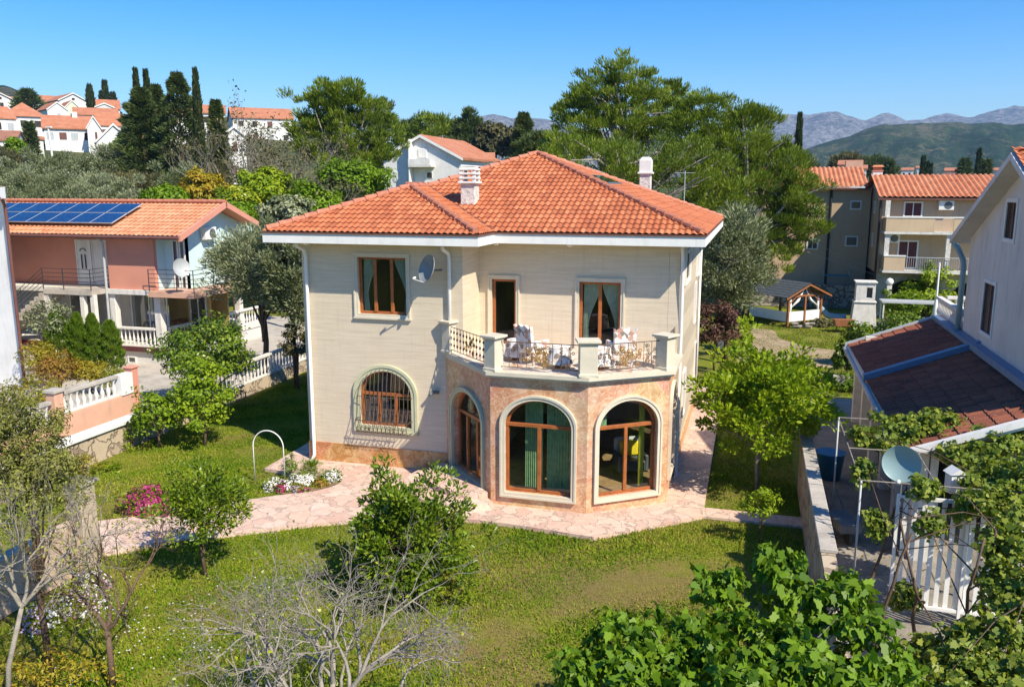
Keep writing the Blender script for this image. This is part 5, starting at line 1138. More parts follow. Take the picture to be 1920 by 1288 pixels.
for k in range(8): MB().tube([(-.7+rnd.random()*.5+(k%4)*.3,rnd.uniform(-.2,.2),.1+.15*(k//4)),(-.3+rnd.random()*.5+(k%4)*.3,rnd.uniform(-.2,.2),.1+.15*(k//4))], .08, 8).build('log', MT['palebark'], t)
t = thing('mower', 'dark garden machine parked behind the villa corner', 'machine', (10.9,19.5,0)); MB().cbox((0,0,.25),(.9,.6,.4),0,.8).build('body', MT['dkgrey'], t, bevel=.04)
for sx in (-.35,.35):
    for sy in (-.32,.32): MB().lathe([(.16,-.05),(.16,.05)], (sx,sy,.16), 12, (0,1,0)).build('wheel', MT['black'], t)
m = MB(); m.box(6,18.9,37.2,37.6,0,1.5); tag(m.build('stone_wall', MT['greyrubble']), 'grey rubble wall in front of the beige building behind the gazebo', 'wall')
m = MB(); m.box(13.8,17.5,13.6,13.9,0,.5); tag(m.build('low_wall', MT['concrete']), 'low dark garden kerb wall between rear lawn and right yard', 'wall')
t = thing('clothesline', 'turquoise clothes airer with lines on the shaded beige wall', 'clothesline', (17.4,37.6,0)); MB().box(-.9,.7,0,.12,2.05,2.15).build('bar', MT['bluetarp'], t)
m = MB(); m.tube([(-.9,0,2.1),(-.9,1.4,2.4)], .03, 5); m.tube([(.7,0,2.1),(.7,1.4,2.4)], .03, 5); m.build('arm', MT['lgrey'], t); m = MB(); m.tube([(-3,-.2,5.0),(0,-.5,3.4),(2.1,-.8,2.6)], .012, 4, False); m.tube([(-2,-.2,3.6),(2.1,-.8,2.3)], .012, 4, False); m.build('line', MT['lgrey'], t)
# beige apartment house
bh = thing('apartment_house', 'long beige three-storey house with balconies and orange barrel-tile roof', 'apartment house', (0,0,0))
PB = Pl((19.3,34.2),(32,34.2)); PB2 = Pl((13.2,39),(19.3,39)); PBs = Pl((19.3,39),(19.3,34.2))
m = MB(); m.box(19.3,32,34.2,42,2.6,7.15); m.add([(19.3,34.2,7.15),(19.3,42,7.15),(19.3,38.1,8.35),(19.45,34.2,7.15),(19.45,42,7.15),(19.45,38.1,8.35)], [(0,1,2),(3,5,4),(0,2,5,3),(1,4,5,2)]); m.build('wall', MT['beige'], bh)
m = MB(); m.box(10.5,19.2,39,47,0,7.7); m.build('wing_wall', MT['beige'], bh)
m = MB(); PB.panel(m, rect(0,12.7,0,2.6), [arch(.7,3.2,.02,1.5,2.3), arch(4.2,7.2,.02,1.5,2.3)], th=.4); m.build('ground_floor', simple('pale_stone_facing', (.50,.44,.36), .9, .2, 4, 12, .8), bh)
m = MB(); m.box(19.4,31.9,37,41.9,0,2.6); m.build('porch_back', MT['dark'], bh)
for y0, ydir, vl in ((33.7,1,4.75),):
    r1 = roof_face('roof', (19.0,33.75,7.16), (1,0,0), (0,1,.29), 13, 4.6, [], MT['tile3'], bh, tw=.3, thh=.45, amp=.09, step=.02, sub=6, p=.7)
m = MB(); m.add([(19.0,38.1,8.45),(32,38.1,8.45),(32,42.5,7.2),(19.0,42.5,7.2)], [(0,1,2,3)]); m.build('roof_back', MT['tile3'], r1, fix=False)
roof_face('wing_roof', (10.2,38.6,7.75), (1,0,0), (0,1,.29), 9.0, 4.6, [((19.0,0,0),(1,0,0))], MT['tile3'], bh, tw=.3, thh=.45, amp=.09, step=.02, sub=6, p=.7)
m = MB(); m.box(18.95,32,33.7,34.2,7.02,7.12); m.box(10.2,19.05,38.55,39,7.6,7.7); m.build('eaves', MT['gutter'], bh)
ch = MB().cbox((19.7,41,7.8),(.6,.6,1.0)).build('chimney', MT['white'], bh); m = MB(); m.cbox((19.7,41,8.8),(.7,.7,.06)); m.cbox((19.7,41,8.86),(.5,.5,.22)); m.cbox((19.7,41,9.08),(.75,.75,.12),0,.7); m.build('cap', MT['tile3'], ch)
ch = MB().cbox((19.0,49,7.8),(1.2,.8,1.9)).build('chimney', MT['peach'], bh)
for (s0,s1,z0,z1) in ((1.15,2.2,6.0,6.93),(1.0,2.15,2.95,4.65),(5.6,6.8,6.0,6.93),(5.3,6.6,2.95,4.65)): rwin(PB, bh, s0, s1, z0, z1, 0, 'white', 'maroon', 1, 'window', .09)
for (s0,s1,z0,z1) in ((2.2,2.95,3.65,4.4),(4.75,5.45,6.3,6.9),(4.6,5.4,3.9,4.6),(2.4,3.0,5.9,6.5)): rwin(PB2, bh, s0, s1, z0, z1, 0, 'white', 'dglass', 1 if s0 < 4 else 0, 'window', .09)
for (s0,s1,z0,z1) in ((1.2,1.8,6.1,6.9),(1.2,1.8,4.0,4.9)): rwin(PBs, bh, s0, s1, z0, z1, 0, 'white', 'dglass', 0, 'window', .09)
def slab(z, x0): m = MB(); m.box(x0,32,33.0,34.19,z-.14,z); m.build('balcony_slab', MT['balus'], bh)
slab(5.2,19.35); slab(2.93,19.4)
MT['sandy'] = simple('sandy_render', (.58,.43,.28), .85, .08, .8, 20, .1, stain=((.38,.3,.22), .4))
for q in ([(19.4,22.0,33.0,33.1,5.203,6.0),(19.4,19.5,33.1,34.18,5.203,6.0)],[(23.0,27,33.0,33.1,5.203,6.0)],[(19.45,20.6,33.0,33.1,2.933,3.75),(19.45,19.55,33.1,34.18,2.933,3.75)]):
    m = MB(); [m.box(*z) for z in q]; m.build('parapet', MT['sandy'], bh)
m = MB(); m.box(19.38,27,32.97,33.12,6.003,6.08); m.box(19.42,20.62,32.97,33.12,3.753,3.83); m.build('rail_cap', MT['white'], bh)
m = MB()
for k in range(46): m.tube([(20.7+k*.12,33.03,2.95),(20.7+k*.12,33.03,3.72)], .012, 4)
m.tube([(20.65,33.03,3.72),(26.2,33.03,3.72)], .02, 5); m.tube([(20.65,33.03,3.0),(26.2,33.03,3.0)], .015, 5)
for k in range(9): m.tube([(22.05+k*.11,33.03,5.22),(22.05+k*.11,33.03,5.95)], .012, 4)
m.build('railing', MT['lgrey'], bh)
for x, z0, z1 in ((22.85,2.93,5.05),(19.55,3.83,5.05),(19.45,6.08,7.0)): MB().cbox((x,33.25,z0),(.26,.26,z1-z0)).build('stone_column', MT['split'], bh)
MB().tube([(19.15,34.0,7.1),(19.15,34.05,0)], .07, 8).build('downpipe', MT['black'], bh); MB().tube([(16.75,38.9,7.6),(16.75,38.92,0)], .08, 8).build('downpipe', MT['black'], bh)
acunit('air conditioner above the upper balcony of the beige house', (22.7,34.18,6.45)); acunit('air conditioner by the corner of the middle balcony of the beige house', (19.95,34.18,4.5))
# ================================================================== background houses
def house(label, pl_, pr_, pyr, pye, pyb, D, kind='f', dp=9, rot=0, wm='white', rm='rtile', nw=2, rows=1, aligned=False, cat='house', name='hillside_house', group='houses on the hill', chim=False):
    pc = (pl_+pr_)/2; u = (pc-960)/FPX; base = at(pc, pyb, D); w_ = (pr_-pl_)*D/FPX; ze = at(pc, pye, D).z; 
    rz = rot+(0 if aligned else YW-math.atan(u)); dr = dp/2 if kind in 'fh' else 0; zr = at(pc, pyr, D+dr).z; zb = min(base.z, ground_h(base.x, base.y))-2
    t = thing(name, label, cat, (base.x, base.y, zb), rz, group); he, hr = ze-zb, zr-zb; a = w_/2
    m = MB(); m.box(-a,a,0,dp,0,he)
    o = .35 if w_ > 6 else .2; m2 = MB()
    if kind == 'g':
        m.add([(-a,0,he),(a,0,he),(0,0,hr),(-a,dp,he),(a,dp,he),(0,dp,hr)], [(0,1,2),(3,5,4),(0,2,5,3),(1,4,5,2)])
        for s in (-1,1):
            k = (hr-he)/a; xe = a+o; m2.add([(0,-o,hr+.05),(0,dp+o,hr+.05),(s*xe,dp+o,he-o*k+.05),(s*xe,-o,he-o*k+.05),(0,-o,hr+.3),(0,dp+o,hr+.3),(s*xe,dp+o,he-o*k+.3),(s*xe,-o,he-o*k+.3)], [(0,1,2,3),(4,7,6,5),(0,4,5,1),(1,5,6,2),(2,6,7,3),(3,7,4,0)])
    elif kind == 'f':
        for s, yy in ((-1,0),(1,dp)):
            k = (hr-he)/(dp/2); ye = yy+s*o; m2.add([(-a-o,dp/2,hr),(a+o,dp/2,hr),(a+o,ye,he-o*k),(-a-o,ye,he-o*k),(-a-o,dp/2,hr+.22),(a+o,dp/2,hr+.22),(a+o,ye,he-o*k+.22),(-a-o,ye,he-o*k+.22)], [(0,1,2,3),(4,7,6,5),(0,4,5,1),(1,5,6,2),(2,6,7,3),(3,7,4,0)])
        m.add([(-a,0,he),(-a,dp,he),(-a,dp/2,hr),(a,0,he),(a,dp,he),(a,dp/2,hr)], [(0,1,2),(3,5,4),(0,2,5,3),(1,4,5,2)])
    else:
        b = a+o; r_ = max(0, a-dp/2*.9); m2.add([(-b,-o,he),(b,-o,he),(b,dp+o,he),(-b,dp+o,he),(-r_,dp/2,hr),(r_,dp/2,hr)], [(0,1,5,4),(1,2,5),(2,3,4,5),(3,0,4),(0,3,2,1)])
    m.build('wall', MT[wm], t); rf_ = m2.build('roof', MT[rm], t)
    if kind == 'g':
        m = MB(); k = (hr-he)/a; xe = a+o
        for s in (-1,1): m.add([(0,-o-.04,hr-.02),(s*xe,-o-.04,he-o*k-.02),(s*xe,-o-.04,he-o*k+.26),(0,-o-.04,hr+.26),(0,-o,hr-.02),(s*xe,-o,he-o*k-.02),(s*xe,-o,he-o*k+.26),(0,-o,hr+.26)], [(0,1,2,3),(4,7,6,5),(0,4,5,1),(1,5,6,2),(2,6,7,3),(3,7,4,0)])
        m.build('bargeboard', MT['fascia'], rf_)
    if chim: MB().cbox((a*.3,dp*.45,hr-.8),(.8,.6,1.6)).build('chimney', MT['white'], rf_)
    for r_ in range(rows):
        zz = he-1.9-r_*2.9
        for k in range(nw):
            x = -a+w_*(k+.5)/nw+rnd.uniform(-.3,.3); ww = min(.55, w_*.09)
            if zz > .3: 
                f = MB().box(x-ww-.1,x+ww+.1,-.03,-.003,zz-.1,zz+1.3).build('window', MT['fascia'], t); MB().box(x-ww,x+ww,-.05,-.031,zz,zz+1.2).build('pane', MT[rnd.choice(('dark','dark','gutter','lgrey'))], f)
    if kind == 'g' and w_ > 7:
        f = MB().box(-.5,.5,-.03,-.003,he+.1,he+1.0).build('window', MT['fascia'], t); MB().box(-.4,.4,-.05,-.031,he+.2,he+.9).build('pane', MT['dark'], f)
    return t
t = NT('distant_roof'); o_ = t.obj(); wv = t.n('TexWave', Vector=o_, Scale=6.0, Distortion=1.0); n_ = t.noise(o_, .8, 5, .7)
MT['rtile'] = t.pbr(t.mix(.25, t.ramp(n_, (.3, (.34,.13,.075)), (.5, (.44,.18,.10)), (.7, (.50,.25,.16))), t.ramp(wv.outputs[0], (.2, (.2,.06,.03)), (.6, (.6,.22,.1)))), .85)
MT['dullroof'] = simple('dull_brown_roof', (.30,.14,.09), .9, .2, 1, 6)
MT['ygreen'] = simple('pale_green_render', (.66,.68,.48), .85, .06, 1)
house('large white house with brown-red hip roof at the left end of the hillside', 14, 84, 193, 219, 264, 165, 'h', 10, nw=3, rows=2)
house('white house with dull roof at the left edge below the hip-roofed one', -30, 30, 202, 222, 262, 150, 'f', 8, rot=.3, nw=3, rows=2, rm='rtile')
house('small gabled white house in front of the hip-roofed one, roof slightly left of the others', 92, 126, 193, 207, 220, 205, 'g', 10, .25, nw=1)
house('high white gabled house on the skyline of the hill', 114, 163, 176, 190, 200, 255, 'g', 14, .3, nw=1, rm='rtile')
house('pale green gabled house under the skyline gable', 120, 155, 190, 208, 222, 225, 'g', 10, .2, wm='ygreen', nw=1)
house('broad orange-roofed house right of the single hillside cypress', 180, 222, 189, 204, 212, 235, 'f', 9, nw=3)
house('grey gabled house in front of the broad orange roof near the hill cypress', 182, 212, 195, 202, 215, 222, 'g', 8, 0, wm='greywall', nw=1)
house('long white house with big plain orange roof in the middle of the hill', 92, 172, 220, 241, 275, 145, 'f', 9, nw=4, rows=1, chim=True)
house('steep gabled white house joined to the right end of the long orange roof', 168, 190, 220, 240, 275, 144, 'g', 8, nw=1, name='hillside_house')
house('orange-roofed house above and right of the long white house', 146, 216, 205, 216, 228, 185, 'f', 8, nw=3)
house('orange-roofed white house directly right of the steep gable', 186, 226, 214, 236, 265, 160, 'f', 8, nw=2, rows=2)
house('low white house with wide triangular gable and blue window', 187, 247, 235, 267, 292, 118, 'g', 9, nw=3)
house('dark-roofed shed-like house at the left edge above the olive grove', -25, 27, 248, 264, 285, 118, 'f', 7, -.2, rm='dullroof', nw=2)
house('plain white flat block beside the dark conifer on the hill', 44, 80, 259, 262, 285, 128, 'f', 5, nw=0)
house('white house with orange roof at the far upper left', -25, 30, 176, 188, 205, 250, 'g', 12, .5, nw=1)
house('distant small orange-roofed house on the upper left of the hill', 66, 112, 181, 190, 200, 285, 'f', 9, nw=2)
house('second distant orange roof between the upper left houses', 24, 58, 184, 192, 202, 290, 'f', 9, nw=2)
house('house with orange roof glimpsed behind the tall cypresses', 356, 424, 199, 212, 300, 175, 'f', 10, nw=3, rows=3)
house('orange-roofed house on the rise above the bare trees', 442, 548, 205, 222, 250, 195, 'f', 10, rot=.12, nw=4, rows=2)
house('narrow old white building behind the bare trees', 424, 462, 240, 256, 315, 108, 'g', 8, nw=1, rows=2, rm='balus')
house('pale house block behind the left cypress group', 285, 345, 205, 215, 250, 170, 'f', 9, nw=2)
cw = house('white gabled house with balcony behind the villa roof', 716, 868, 258, 299, 375, 88, 'g', 13, 0, nw=0, rows=0, aligned=True, name='white_house', group=None)
MT['rt'] = MT['rtile']
k_ = 88/FPX
def cwx(px): return (px-792)*k_
zb_ = cw.location.z
def cwz(py, D=88): return at(792, py, D).z-zb_
for x0,x1,y0,y1,mt in ((744,752,278,292,'dark'),(786,802,280,296,'white'),(738,751,322,340,'white'),(768,773,320,341,'dark'),(803,812,324,334,'dark')):
    f = MB().box(cwx(x0)-.08,cwx(x1)+.08,-.05,-.003,cwz(y1)-.08,cwz(y0)+.08).build('window', MT['fascia'], cw); MB().box(cwx(x0),cwx(x1),-.08,-.051,cwz(y1),cwz(y0)).build('pane', MT[mt], f)
MB().box(cwx(774),cwx(818),-1.2,-.003,cwz(314),cwz(310)).build('balcony_slab', MT['balus'], cw); m = MB(); m.box(cwx(774),cwx(816),-1.2,-1.1,cwz(310)+.003,cwz(299)); m.box(cwx(774),cwx(775.5),-1.09,-.01,cwz(380),cwz(262)); m.build('balcony_parapet', MT['white'], cw)
house('small annex with orange roof at the right of the white gabled house', 893, 925, 290, 302, 330, 95, 'f', 5, nw=1, group=None, name='annex')
for i, (a, b, r, e, bb, D, lb, wm) in enumerate(((1572,1612,303,310,340,150,'pink-grey house top above the beige house left wing','peach'),(1717,1724,313,316,335,260,'tiny white block beyond the beige roof left of the pair of cypresses','white'),(1772,1800,316,321,335,300,'salmon row of houses far beyond the beige roof','pink'),(1690,1710,316,320,336,280,'low white house far beyond the beige roof','white'),(1850,1885,316,320,336,330,'grey flat building far right beyond the beige roof','greywall'),(1596,1622,312,318,336,140,'white parapet between the two beige roofs','white'),(1344,1400,330,352,390,62,'white house with orange roof glimpsed through the big round pine','white'))):
    house(lb, a, b, r, e, bb, D, 'f', 8, nw=2, wm=wm, group='houses in the valley')
t = thing('street_pole', 'slim white lamp pole above the olive grove on the left', 'lamp post', tuple(at(98, 287, 100))); MB().tube([(0,0,-2),(-.2,0,at(98,240,100).z-t.location.z)], .12, 8).build('shaft', MT['white'], t); MB().box(-.5,.2,-.15,.15,at(98,240,100).z-t.location.z,at(98,240,100).z-t.location.z+.15).build('lamp_head', MT['white'], t)
# ================================================================== background trees
def pine(label, lobes, D, mat='pine', name='pine_tree', n=1.0, lsz=.42, tpx=None, tr=.28):
    c0 = lobes[0]; bx = tpx or sum(l[0] for l in lobes)/len(lobes); b = at(bx, 400, D); g = ground_h(b.x, b.y); org = Vector((b.x, b.y, g)); t = thing(name, label, 'tree', org)
    Ps = []; Ds = []; Ts = []; cc_all = []
    for (px, py, rx, ry, *dd) in lobes:
        Dl = D+(dd[0] if dd else 0); c = at(px, py, Dl)-org; rx_, ry_ = rx*Dl/FPX, ry*Dl/FPX
        ncl = int(25*rx*ry/1600*n)+7; P, O, off, cc, tn = crown(c, (rx_*1.05,rx_*.85,ry_*1.05), ncl, 130, rx_*.09+.34, rnd.random()*20, .5, -.8, .44, .55)
        Ps.append(P); Ds.append(nrmz(nrmz(off)*.6+O*.6+np.array([0,0,1.1])+RG.normal(size=P.shape)*.25)); Ts.append(tn); cc_all += list(cc)
    P = np.concatenate(Ps); Dr = np.concatenate(Ds); k = len(P); tn_ = np.concatenate([t0*.7+.3*np.sin(i*2.4+1)**2 for i, t0 in enumerate(Ts)]); Ts = [tn_]; L = .62*lsz*D/60*(.5+.9*RG.random(k))
    leafmesh('crown', P, Dr, RG.normal(size=(k,3)), L, L*.2, LM[mat], t, LQ, np.concatenate(Ts))
    m = MB(); top = Vector(np.mean(cc_all, axis=0)); limbs(m, (0,0,-.3), (top.x*.6, top.y*.6, top.z), cc_all, tr*1.2, 60, split=.3); m.build('trunk', MT['greybark'], t, smooth_=True, fix=False); return t
pine('tall feathery pine left of centre behind the villa', [(640,182,52,36),(600,215,48,38),(670,215,50,40),(585,260,40,42),(640,265,70,50),(700,240,42,36,3),(715,275,36,35),(670,320,50,45)], 66, lsz=.5)
pine('darker pine behind the tall feathery one', [(706,215,32,25),(715,240,25,28)], 90, 'dkpine', n=.8)
pine('leaning big pine with open crown right of the villa roof ridge', [(1172,146,48,30),(1118,170,42,30),(1070,205,34,24),(1100,222,50,36),(1190,195,56,40),(1245,180,36,24,2),(1262,205,25,25),(1150,255,80,42),(1062,268,45,25),(1230,245,55,40)], 62, lsz=.5, tpx=1170)
pine('broad round-topped pine at the right of the villa', [(1322,196,44,24),(1300,235,50,38),(1405,222,46,26),(1390,262,70,48),(1330,290,75,50),(1450,310,55,45),(1410,350,90,55),(1485,370,50,50),(1340,370,60,50,-3),(1480,430,45,40),(1420,430,60,45),(1515,420,30,16),(1450,480,40,35)], 52, lsz=.48, tpx=1395, n=1.15)
pine('low wide pine foliage directly behind the villa ridge', [(1110,305,70,32),(1200,300,80,38),(1270,320,70,42),(1180,340,60,30),(1060,285,35,28)], 48, lsz=.42)
for px, t0, b0, D, w_, mt, lb in ((815,220,292,120,100,'pine','rounded umbrella pine on the skyline left of the dark conifer'),(878,217,300,118,56,'dkpine','dark conical pine right of the umbrella pine'),(770,232,280,140,50,'dkpine','small skyline pine left of the umbrella pine'),(1015,248,312,80,70,'dkpine','dark low pine at the foot of the leaning pine'),(850,240,290,130,50,'pine','small pine between umbrella pine and dark conical pine'),(1640,300,335,200,60,'dkpine','dark tree beyond the ridge of the beige roof'),(1590,292,330,170,50,'scrub','grey-green tree above the beige left wing'),(1500,300,335,120,60,'olive','grey tree to the left of the beige roofs')):
    crownspot(px, t0, b0, D, 'pine_tree', lb, mt, w_, 50, 130, .55*D/100, group='trees on the skyline', mode='needle', asp=.2, tr=.3)
for px, t0, b0, D, w_, lb in ((262,136,240,92,17,'left of the twin slender cypress tops in the dark group'),(281,138,240,92,18,'right of the twin slender cypress tops in the dark group'),(377,136,306,80,20,'tallest single slender cypress left of the bare trees'),(171,165,205,230,11,'lone cypress among the orange roofs'),(199,157,192,250,8,'thin skyline cypress right of the lone one'),(192,178,194,250,6,'shortest thin cypress on the skyline'),(1495,220,300,75,17,'lone slender cypress in front of the mountains'),(1729,299,330,170,8,'tallest cypress of the trio beyond the beige roof'),(1737,310,332,170,7,'short cypress right of the tallest of the trio'),(1743,312,332,170,7,'shortest cypress of the trio beyond the beige roof'),(1832,285,330,150,10,'cypress tip among the dark trees far right'),(213,180,195,250,9,'bushy small cypress on the skyline')):
    a = at(px, t0, D); b = at(px, b0, D); g = min(b.z, ground_h(b.x, b.y)+30); spike('cypress', lb if 'cypress' in lb else lb+' cypress', 'cypress', (b.x, b.y, ground_h(b.x, b.y)), a.z-ground_h(b.x, b.y), w_/2*D/FPX, LM['cyp'], int(5000 if D < 100 else 1500), .5*D/100, 'cypresses', tr=.12, up=2.2, asp=.25)
for px, t0, D, w_, lb in ((262,170,90,112,'broad dark conifer at the left of the cypress group'),(291,165,94,60,'dark conifer between the two broad ones'),(331,142,88,96,'tall ragged dark conifer in the middle of the cypress group'),(404,193,84,44,'slim ragged conifer right of the tallest cypress'),(982,217,100,74,'dark spreading conifer left of the leaning pine'),(54,232,125,20,'small cone-shaped conifer by the white block'),(1810,300,160,40,'dark conifer group tree beyond the beige roof at far right'),(1850,302,160,30,'second dark conifer beyond the beige roof at far right'),(1668,303,180,24,'conical tree beyond the beige roof near its left end'),(50,170,240,44,'dark tree between the upper left roofs')):
    a = at(px, t0, D); g = ground_h(a.x, a.y); spike('conifer', lb, 'conifer', (a.x, a.y, g), a.z-g, w_/2*D/FPX*1.3, LM['dkpine'], 15000 if D < 110 else 2500, .5*D/90, 'dark conifers', prof=lambda z: (1-z)**.7*np.clip(z*5+.35, 0, 1)+.04, tr=.25, up=.35, asp=.22, layers=9)
# olive grove and scrub on the slope
k = 0
wh_ = ['rounded','spreading','ragged','dense','loose','leaning','low','bushy']; 
grove = [(20,292,96,100),(85,286,92,95),(150,290,95,100),(215,283,90,110),(270,290,96,90),(330,285,92,100),(120,312,78,120),(190,318,74,120),(265,312,78,120),(335,316,74,110),(50,318,76,120),(10,345,64,110),(395,300,80,90),(90,345,62,120),(170,348,60,120),(245,346,62,110),(320,350,60,110),(0,308,84,90)]
pos = ['leftmost in the upper row','second in the upper row','third in the upper row below the white houses','fourth in the upper row','fifth in the upper row left of the cypresses','right end of the upper row under the cypresses','in the middle row below the second upper one','in the centre of the grove','in the middle row right of centre','right end of the middle row','left end of the middle row','at the left edge above the solar panels','beyond the right end of the grove by the bare trees','just above the left solar panels','just above the middle of the salmon roof','above the salmon roof right of its middle','above the right end of the salmon roof','at the left edge below the dark-roofed shed']
for (px, t0, D, w_), ps in zip(grove, pos):
    crownspot(px, t0+rnd.uniform(-6,10), t0+95*60/D*1.1, D, 'olive_tree', 'grey-green olive tree '+ps, 'olive' if k % 4 else 'scrub', w_*.82, 60, 150, .26*D/80, csz=w_*.82/2*D/FPX*.26, group='olive grove on the slope', mode='needle', asp=.28, tr=.2, lump=.42); k += 1
for px, t0, b0, D, w_, mt, lb in ((310,355,400,50,90,'lime','bright lime-green shrub behind the salmon roof ridge'),(375,325,400,52,80,'gold','yellowish shrub behind the right end of the salmon roof'),(650,305,400,54,130,'lime','lime-green tree below the tall feathery pine'),(590,345,430,50,90,'lime','lower lime-green tree left of the villa roof'),(430,385,420,48,90,'lime','lime-green scrub over the salmon gable'),(500,320,400,52,100,'maple','green shrub among the bare trees'),(440,350,420,50,80,'citrus','dark green bush left of the ivy-clad trunk'),(540,370,440,46,80,'olive','grey-green olive crown nearest the villa roof corner'),(930,235,300,105,90,'scrub','pale budding tree right of the white gabled house'),(560,360,400,56,70,'scrub','brownish scrub behind the bare trees'),(470,345,390,60,80,'scrub','dull scrub left of the bare trees'),(240,258,292,100,60,'lime','bright shrub at the foot of the conifers'),(28,262,292,100,30,'lime','bright bush beside the dark-roofed shed')):
    crownspot(px, t0, b0, D, 'shrub', lb, mt, w_, 70, 110, .26*D/55, cat='shrub', tr=.12, lump=.3, asp=.5, tpl=LQ)
for px, pt_, D, sc, lb in ((470,215,58,3.6,'tallest bare grey tree left of the feathery pine'),(545,275,54,2.6,'forked bare tree with pale trunk in front of the feathery pine'),(430,260,60,2.8,'bare tree beside the narrow old white building'),(510,230,62,3.2,'twiggy bare tree behind the forked one'),(595,290,52,2.2,'low bare tree against the feathery pine')):
    a = at(px, 400, D); top = at(px, pt_, D); g = ground_h(a.x, a.y); H = top.z-g
    baretree('bare_tree', lb, (a.x, a.y, g), [(-.4,.2,1),(.5,-.2,1),(0,.4,1.1)], H*.29, .15, 5, 'palebark', 'scrub', 900, .2, spread=.36, up=.25, kids=(2,3), group='bare trees on the slope', trunk=[(0,0,-.2),(.1,0,H*.12),(-.1,.1,H*.26)])
# beside the villa and on the right
crownspot(482, 432, 575, 34, 'olive_tree', 'big silvery olive tree between the salmon house and the villa', 'olive', 180, 160, 140, .19, group=None, mode='needle', asp=.25, tr=.14, low=-.8)
crownspot(540, 400, 630, 32.5, 'olive_tree', 'lower olive tree close to the left wall of the villa', 'olive', 115, 140, 140, .19, group=None, mode='needle', asp=.25, tr=.1, low=-.8)
crownspot(555, 610, 690, 32, 'low_shrub', 'dark shrub at the far end of the white balustrade by the villa', 'scrub', 60, 30, 80, .12, cat='shrub', tr=.05)
crownspot(1372, 392, 590, 37, 'olive_tree', 'big silvery olive tree just right of the villa wall', 'olive', 135, 130, 140, .21, mode='needle', asp=.25, tr=.14, low=-.8)
crownspot(1345, 568, 655, 35, 'purple_shrub', 'dark purple-leaved shrub at the right corner of the villa', 'purple', 88, 50, 70, .13, cat='shrub', tr=.05, asp=.5, low=-.8)
for px, t0, b0, D, w_, mt, lb in ((1745,496,600,49,85,'maple','tree in front of the beige balconies'),(1690,545,600,47,70,'maple','bushy shrub beside the globe lamp'),(1790,560,600,44,60,'vine','climbing shrub right of the thin pole'),(1690,585,660,36,110,'laurel','hedge shrub behind the annex roof'),(1620,610,660,36,70,'laurel','shrub left of the hedge behind the annex'),(1590,640,700,34,44,'laurel','dark shrub at the annex corner'),(1585,700,745,32,60,'thuja','low dark hedge in the shade below the annex eave'),(1380,600,650,40,60,'maple','yellow-green shrub beside the purple one'),(1410,480,560,50,60,'olive','thin olive branches left of the gazebo'),(1540,600,618,47,24,'scrub','tiny tuft by the log pile')):
    crownspot(px, t0, b0, D, 'shrub', lb, mt, w_, 45, 70, .16*D/40, cat='shrub', tr=.06, asp=.5, low=-.7)
# ================================================================== hills and mountains
def relief(name, prof, D0, D1, pbase, mat, amp, nx=150, ny=34, seed=3., label=None):
    xs = np.linspace(prof[0][0], prof[-1][0], nx); tp = np.interp(xs, [p[0] for p in prof], [p[1] for p in prof]); vs = []
    for j in range(ny):
        t_ = j/(ny-1); D = D0+(D1-D0)*t_
        for i, px in enumerate(xs):
            pk = at(px, tp[i], (D0+D1)/2+(D1-D0)*.22).z; zb = at(px, pbase, D0).z-30; sh = math.sin(min(1, t_/.72)*math.pi/2)**1.25 if t_ < .72 else 1-.5*((t_-.72)/.28)**2
            p = at(px, 340, D); nz = 0
            for o, (f, w_) in enumerate(((.9,1),(2.1,.5),(4.3,.28),(9.1,.15))):
                q = f*math.pi*2; nz += w_*abs(math.sin(q*(px/ (xs[-1]-xs[0])*2.3)+seed*(o+1)+1.9*math.sin(q*t_*.8+seed)))
            nz = (nz-1.0)*amp*math.sin(math.pi*min(1, t_/.72))**.7 if t_ < .72 else 0
            vs.append((p.x, p.y, zb+(pk-zb)*sh+nz))
    fs = [(j*nx+i, j*nx+i+1, (j+1)*nx+i+1, (j+1)*nx+i) for j in range(ny-1) for i in range(nx-1)]
    o = MB().add(vs, fs).build(name, mat, fix=False, smooth_=True); return tag(o, kind='structure')
def hillmat(name, c1, c2, c3, sc, rock=.5, bs=1.0, bd=6):
    t = NT(name); g = t.n('NewGeometry').outputs['Position']; a = t.noise(g, sc, 9, .68, .5); b = t.noise(t.map(g, (1,1,2.2)), sc*4.3, 8, .72, .8); c = t.noise(g, sc*22, 6, .75)
    col = t.ramp(a, (.34, c1), (.5, c2), (.64, c3)); col = t.mix(t.ramp(b, (rock, 0.0), (rock+.09, .8)), col, c3); col = t.mix(t.ramp(c, (.46, 0.0), (.56, .7)), col, c1)
    return t.pbr(col, .95, t.bump(t.math('ADD', b, c), bs, bd), .1)
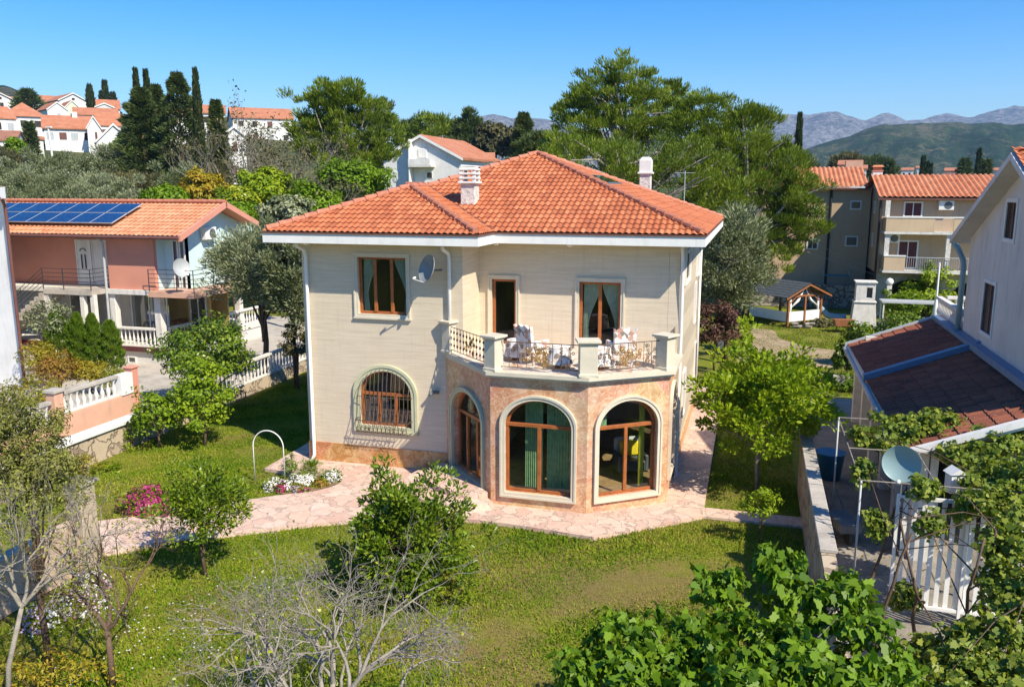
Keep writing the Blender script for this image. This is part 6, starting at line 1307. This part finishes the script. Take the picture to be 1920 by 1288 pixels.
relief('mountain', [(850,262),(900,226),(925,221),(960,228),(1000,223),(1040,232),(1100,250),(1200,262),(1300,262),(1400,240),(1452,222),(1480,224),(1510,224),(1545,214),(1560,213),(1580,222),(1612,227),(1640,218),(1655,217),(1690,231),(1720,230),(1765,222),(1800,226),(1830,222),(1870,208),(1890,200),(1910,203),(1960,212),(2100,235)], 3200, 4800, 330, hillmat('limestone_mountain', (.13,.15,.12), (.30,.29,.27), (.62,.58,.54), .0022, .44, 1.0, 40), 42, 260, 50)
relief('hill', [(1380,325),(1450,312),(1500,285),(1530,272),(1580,262),(1620,248),(1650,239),(1720,233),(1800,238),(1860,234),(1920,236),(2100,228)], 900, 1800, 338, hillmat('scrubby_hill', (.02,.045,.016), (.065,.10,.038), (.22,.19,.11), .006, .53, 1.0, 8), 9, 200, 44, 5.)
relief('hill', [(-160,148),(-60,154),(0,160),(30,166),(60,177),(90,181),(118,186),(150,196),(240,215)], 600, 900, 215, hillmat('near_scrub_hill', (.02,.04,.016), (.06,.085,.035), (.30,.25,.17), .012, .55, 1.0, 6), 3, 80, 24, 2.)
def antenna(label, loc, h):
    t = thing('tv_antenna', label, 'antenna', loc); MB().tube([(0,0,-.3),(0,0,h)], .025, 6).build('mast', MT['lgrey'], t); m = MB(); m.tube([(-.5,0,h-.1),(.5,0,h-.1)], .015, 5)
    for k in range(7): m.tube([(-.45+k*.15,-.25,h-.1),(-.45+k*.15,.25,h-.1)], .01, 4)
    m.build('elements', MT['lgrey'], t)
antenna('thin television antenna on the ridge of the white gabled house behind the villa', at(830,282,96), 1.6)
antenna('television antenna poking up right of the villa roof below the pines', at(1283,368,45), 1.3)
# haze
hz = MB(); hz.box(-6500,5500,-60,5600,-40,430); ho = hz.build('haze', None); hm = bpy.data.materials.new('haze'); hm.use_nodes = True; hn = hm.node_tree; hn.nodes.clear()
ho_ = hn.nodes.new('ShaderNodeOutputMaterial'); pv = hn.nodes.new('ShaderNodeVolumePrincipled'); pv.inputs['Density'].default_value = .00013; pv.inputs['Color'].default_value = (.36,.62,1,1); pv.inputs['Anisotropy'].default_value = .2
hn.links.new(pv.outputs[0], ho_.inputs['Volume']); ho.data.materials.append(hm); tag(ho, kind='stuff')
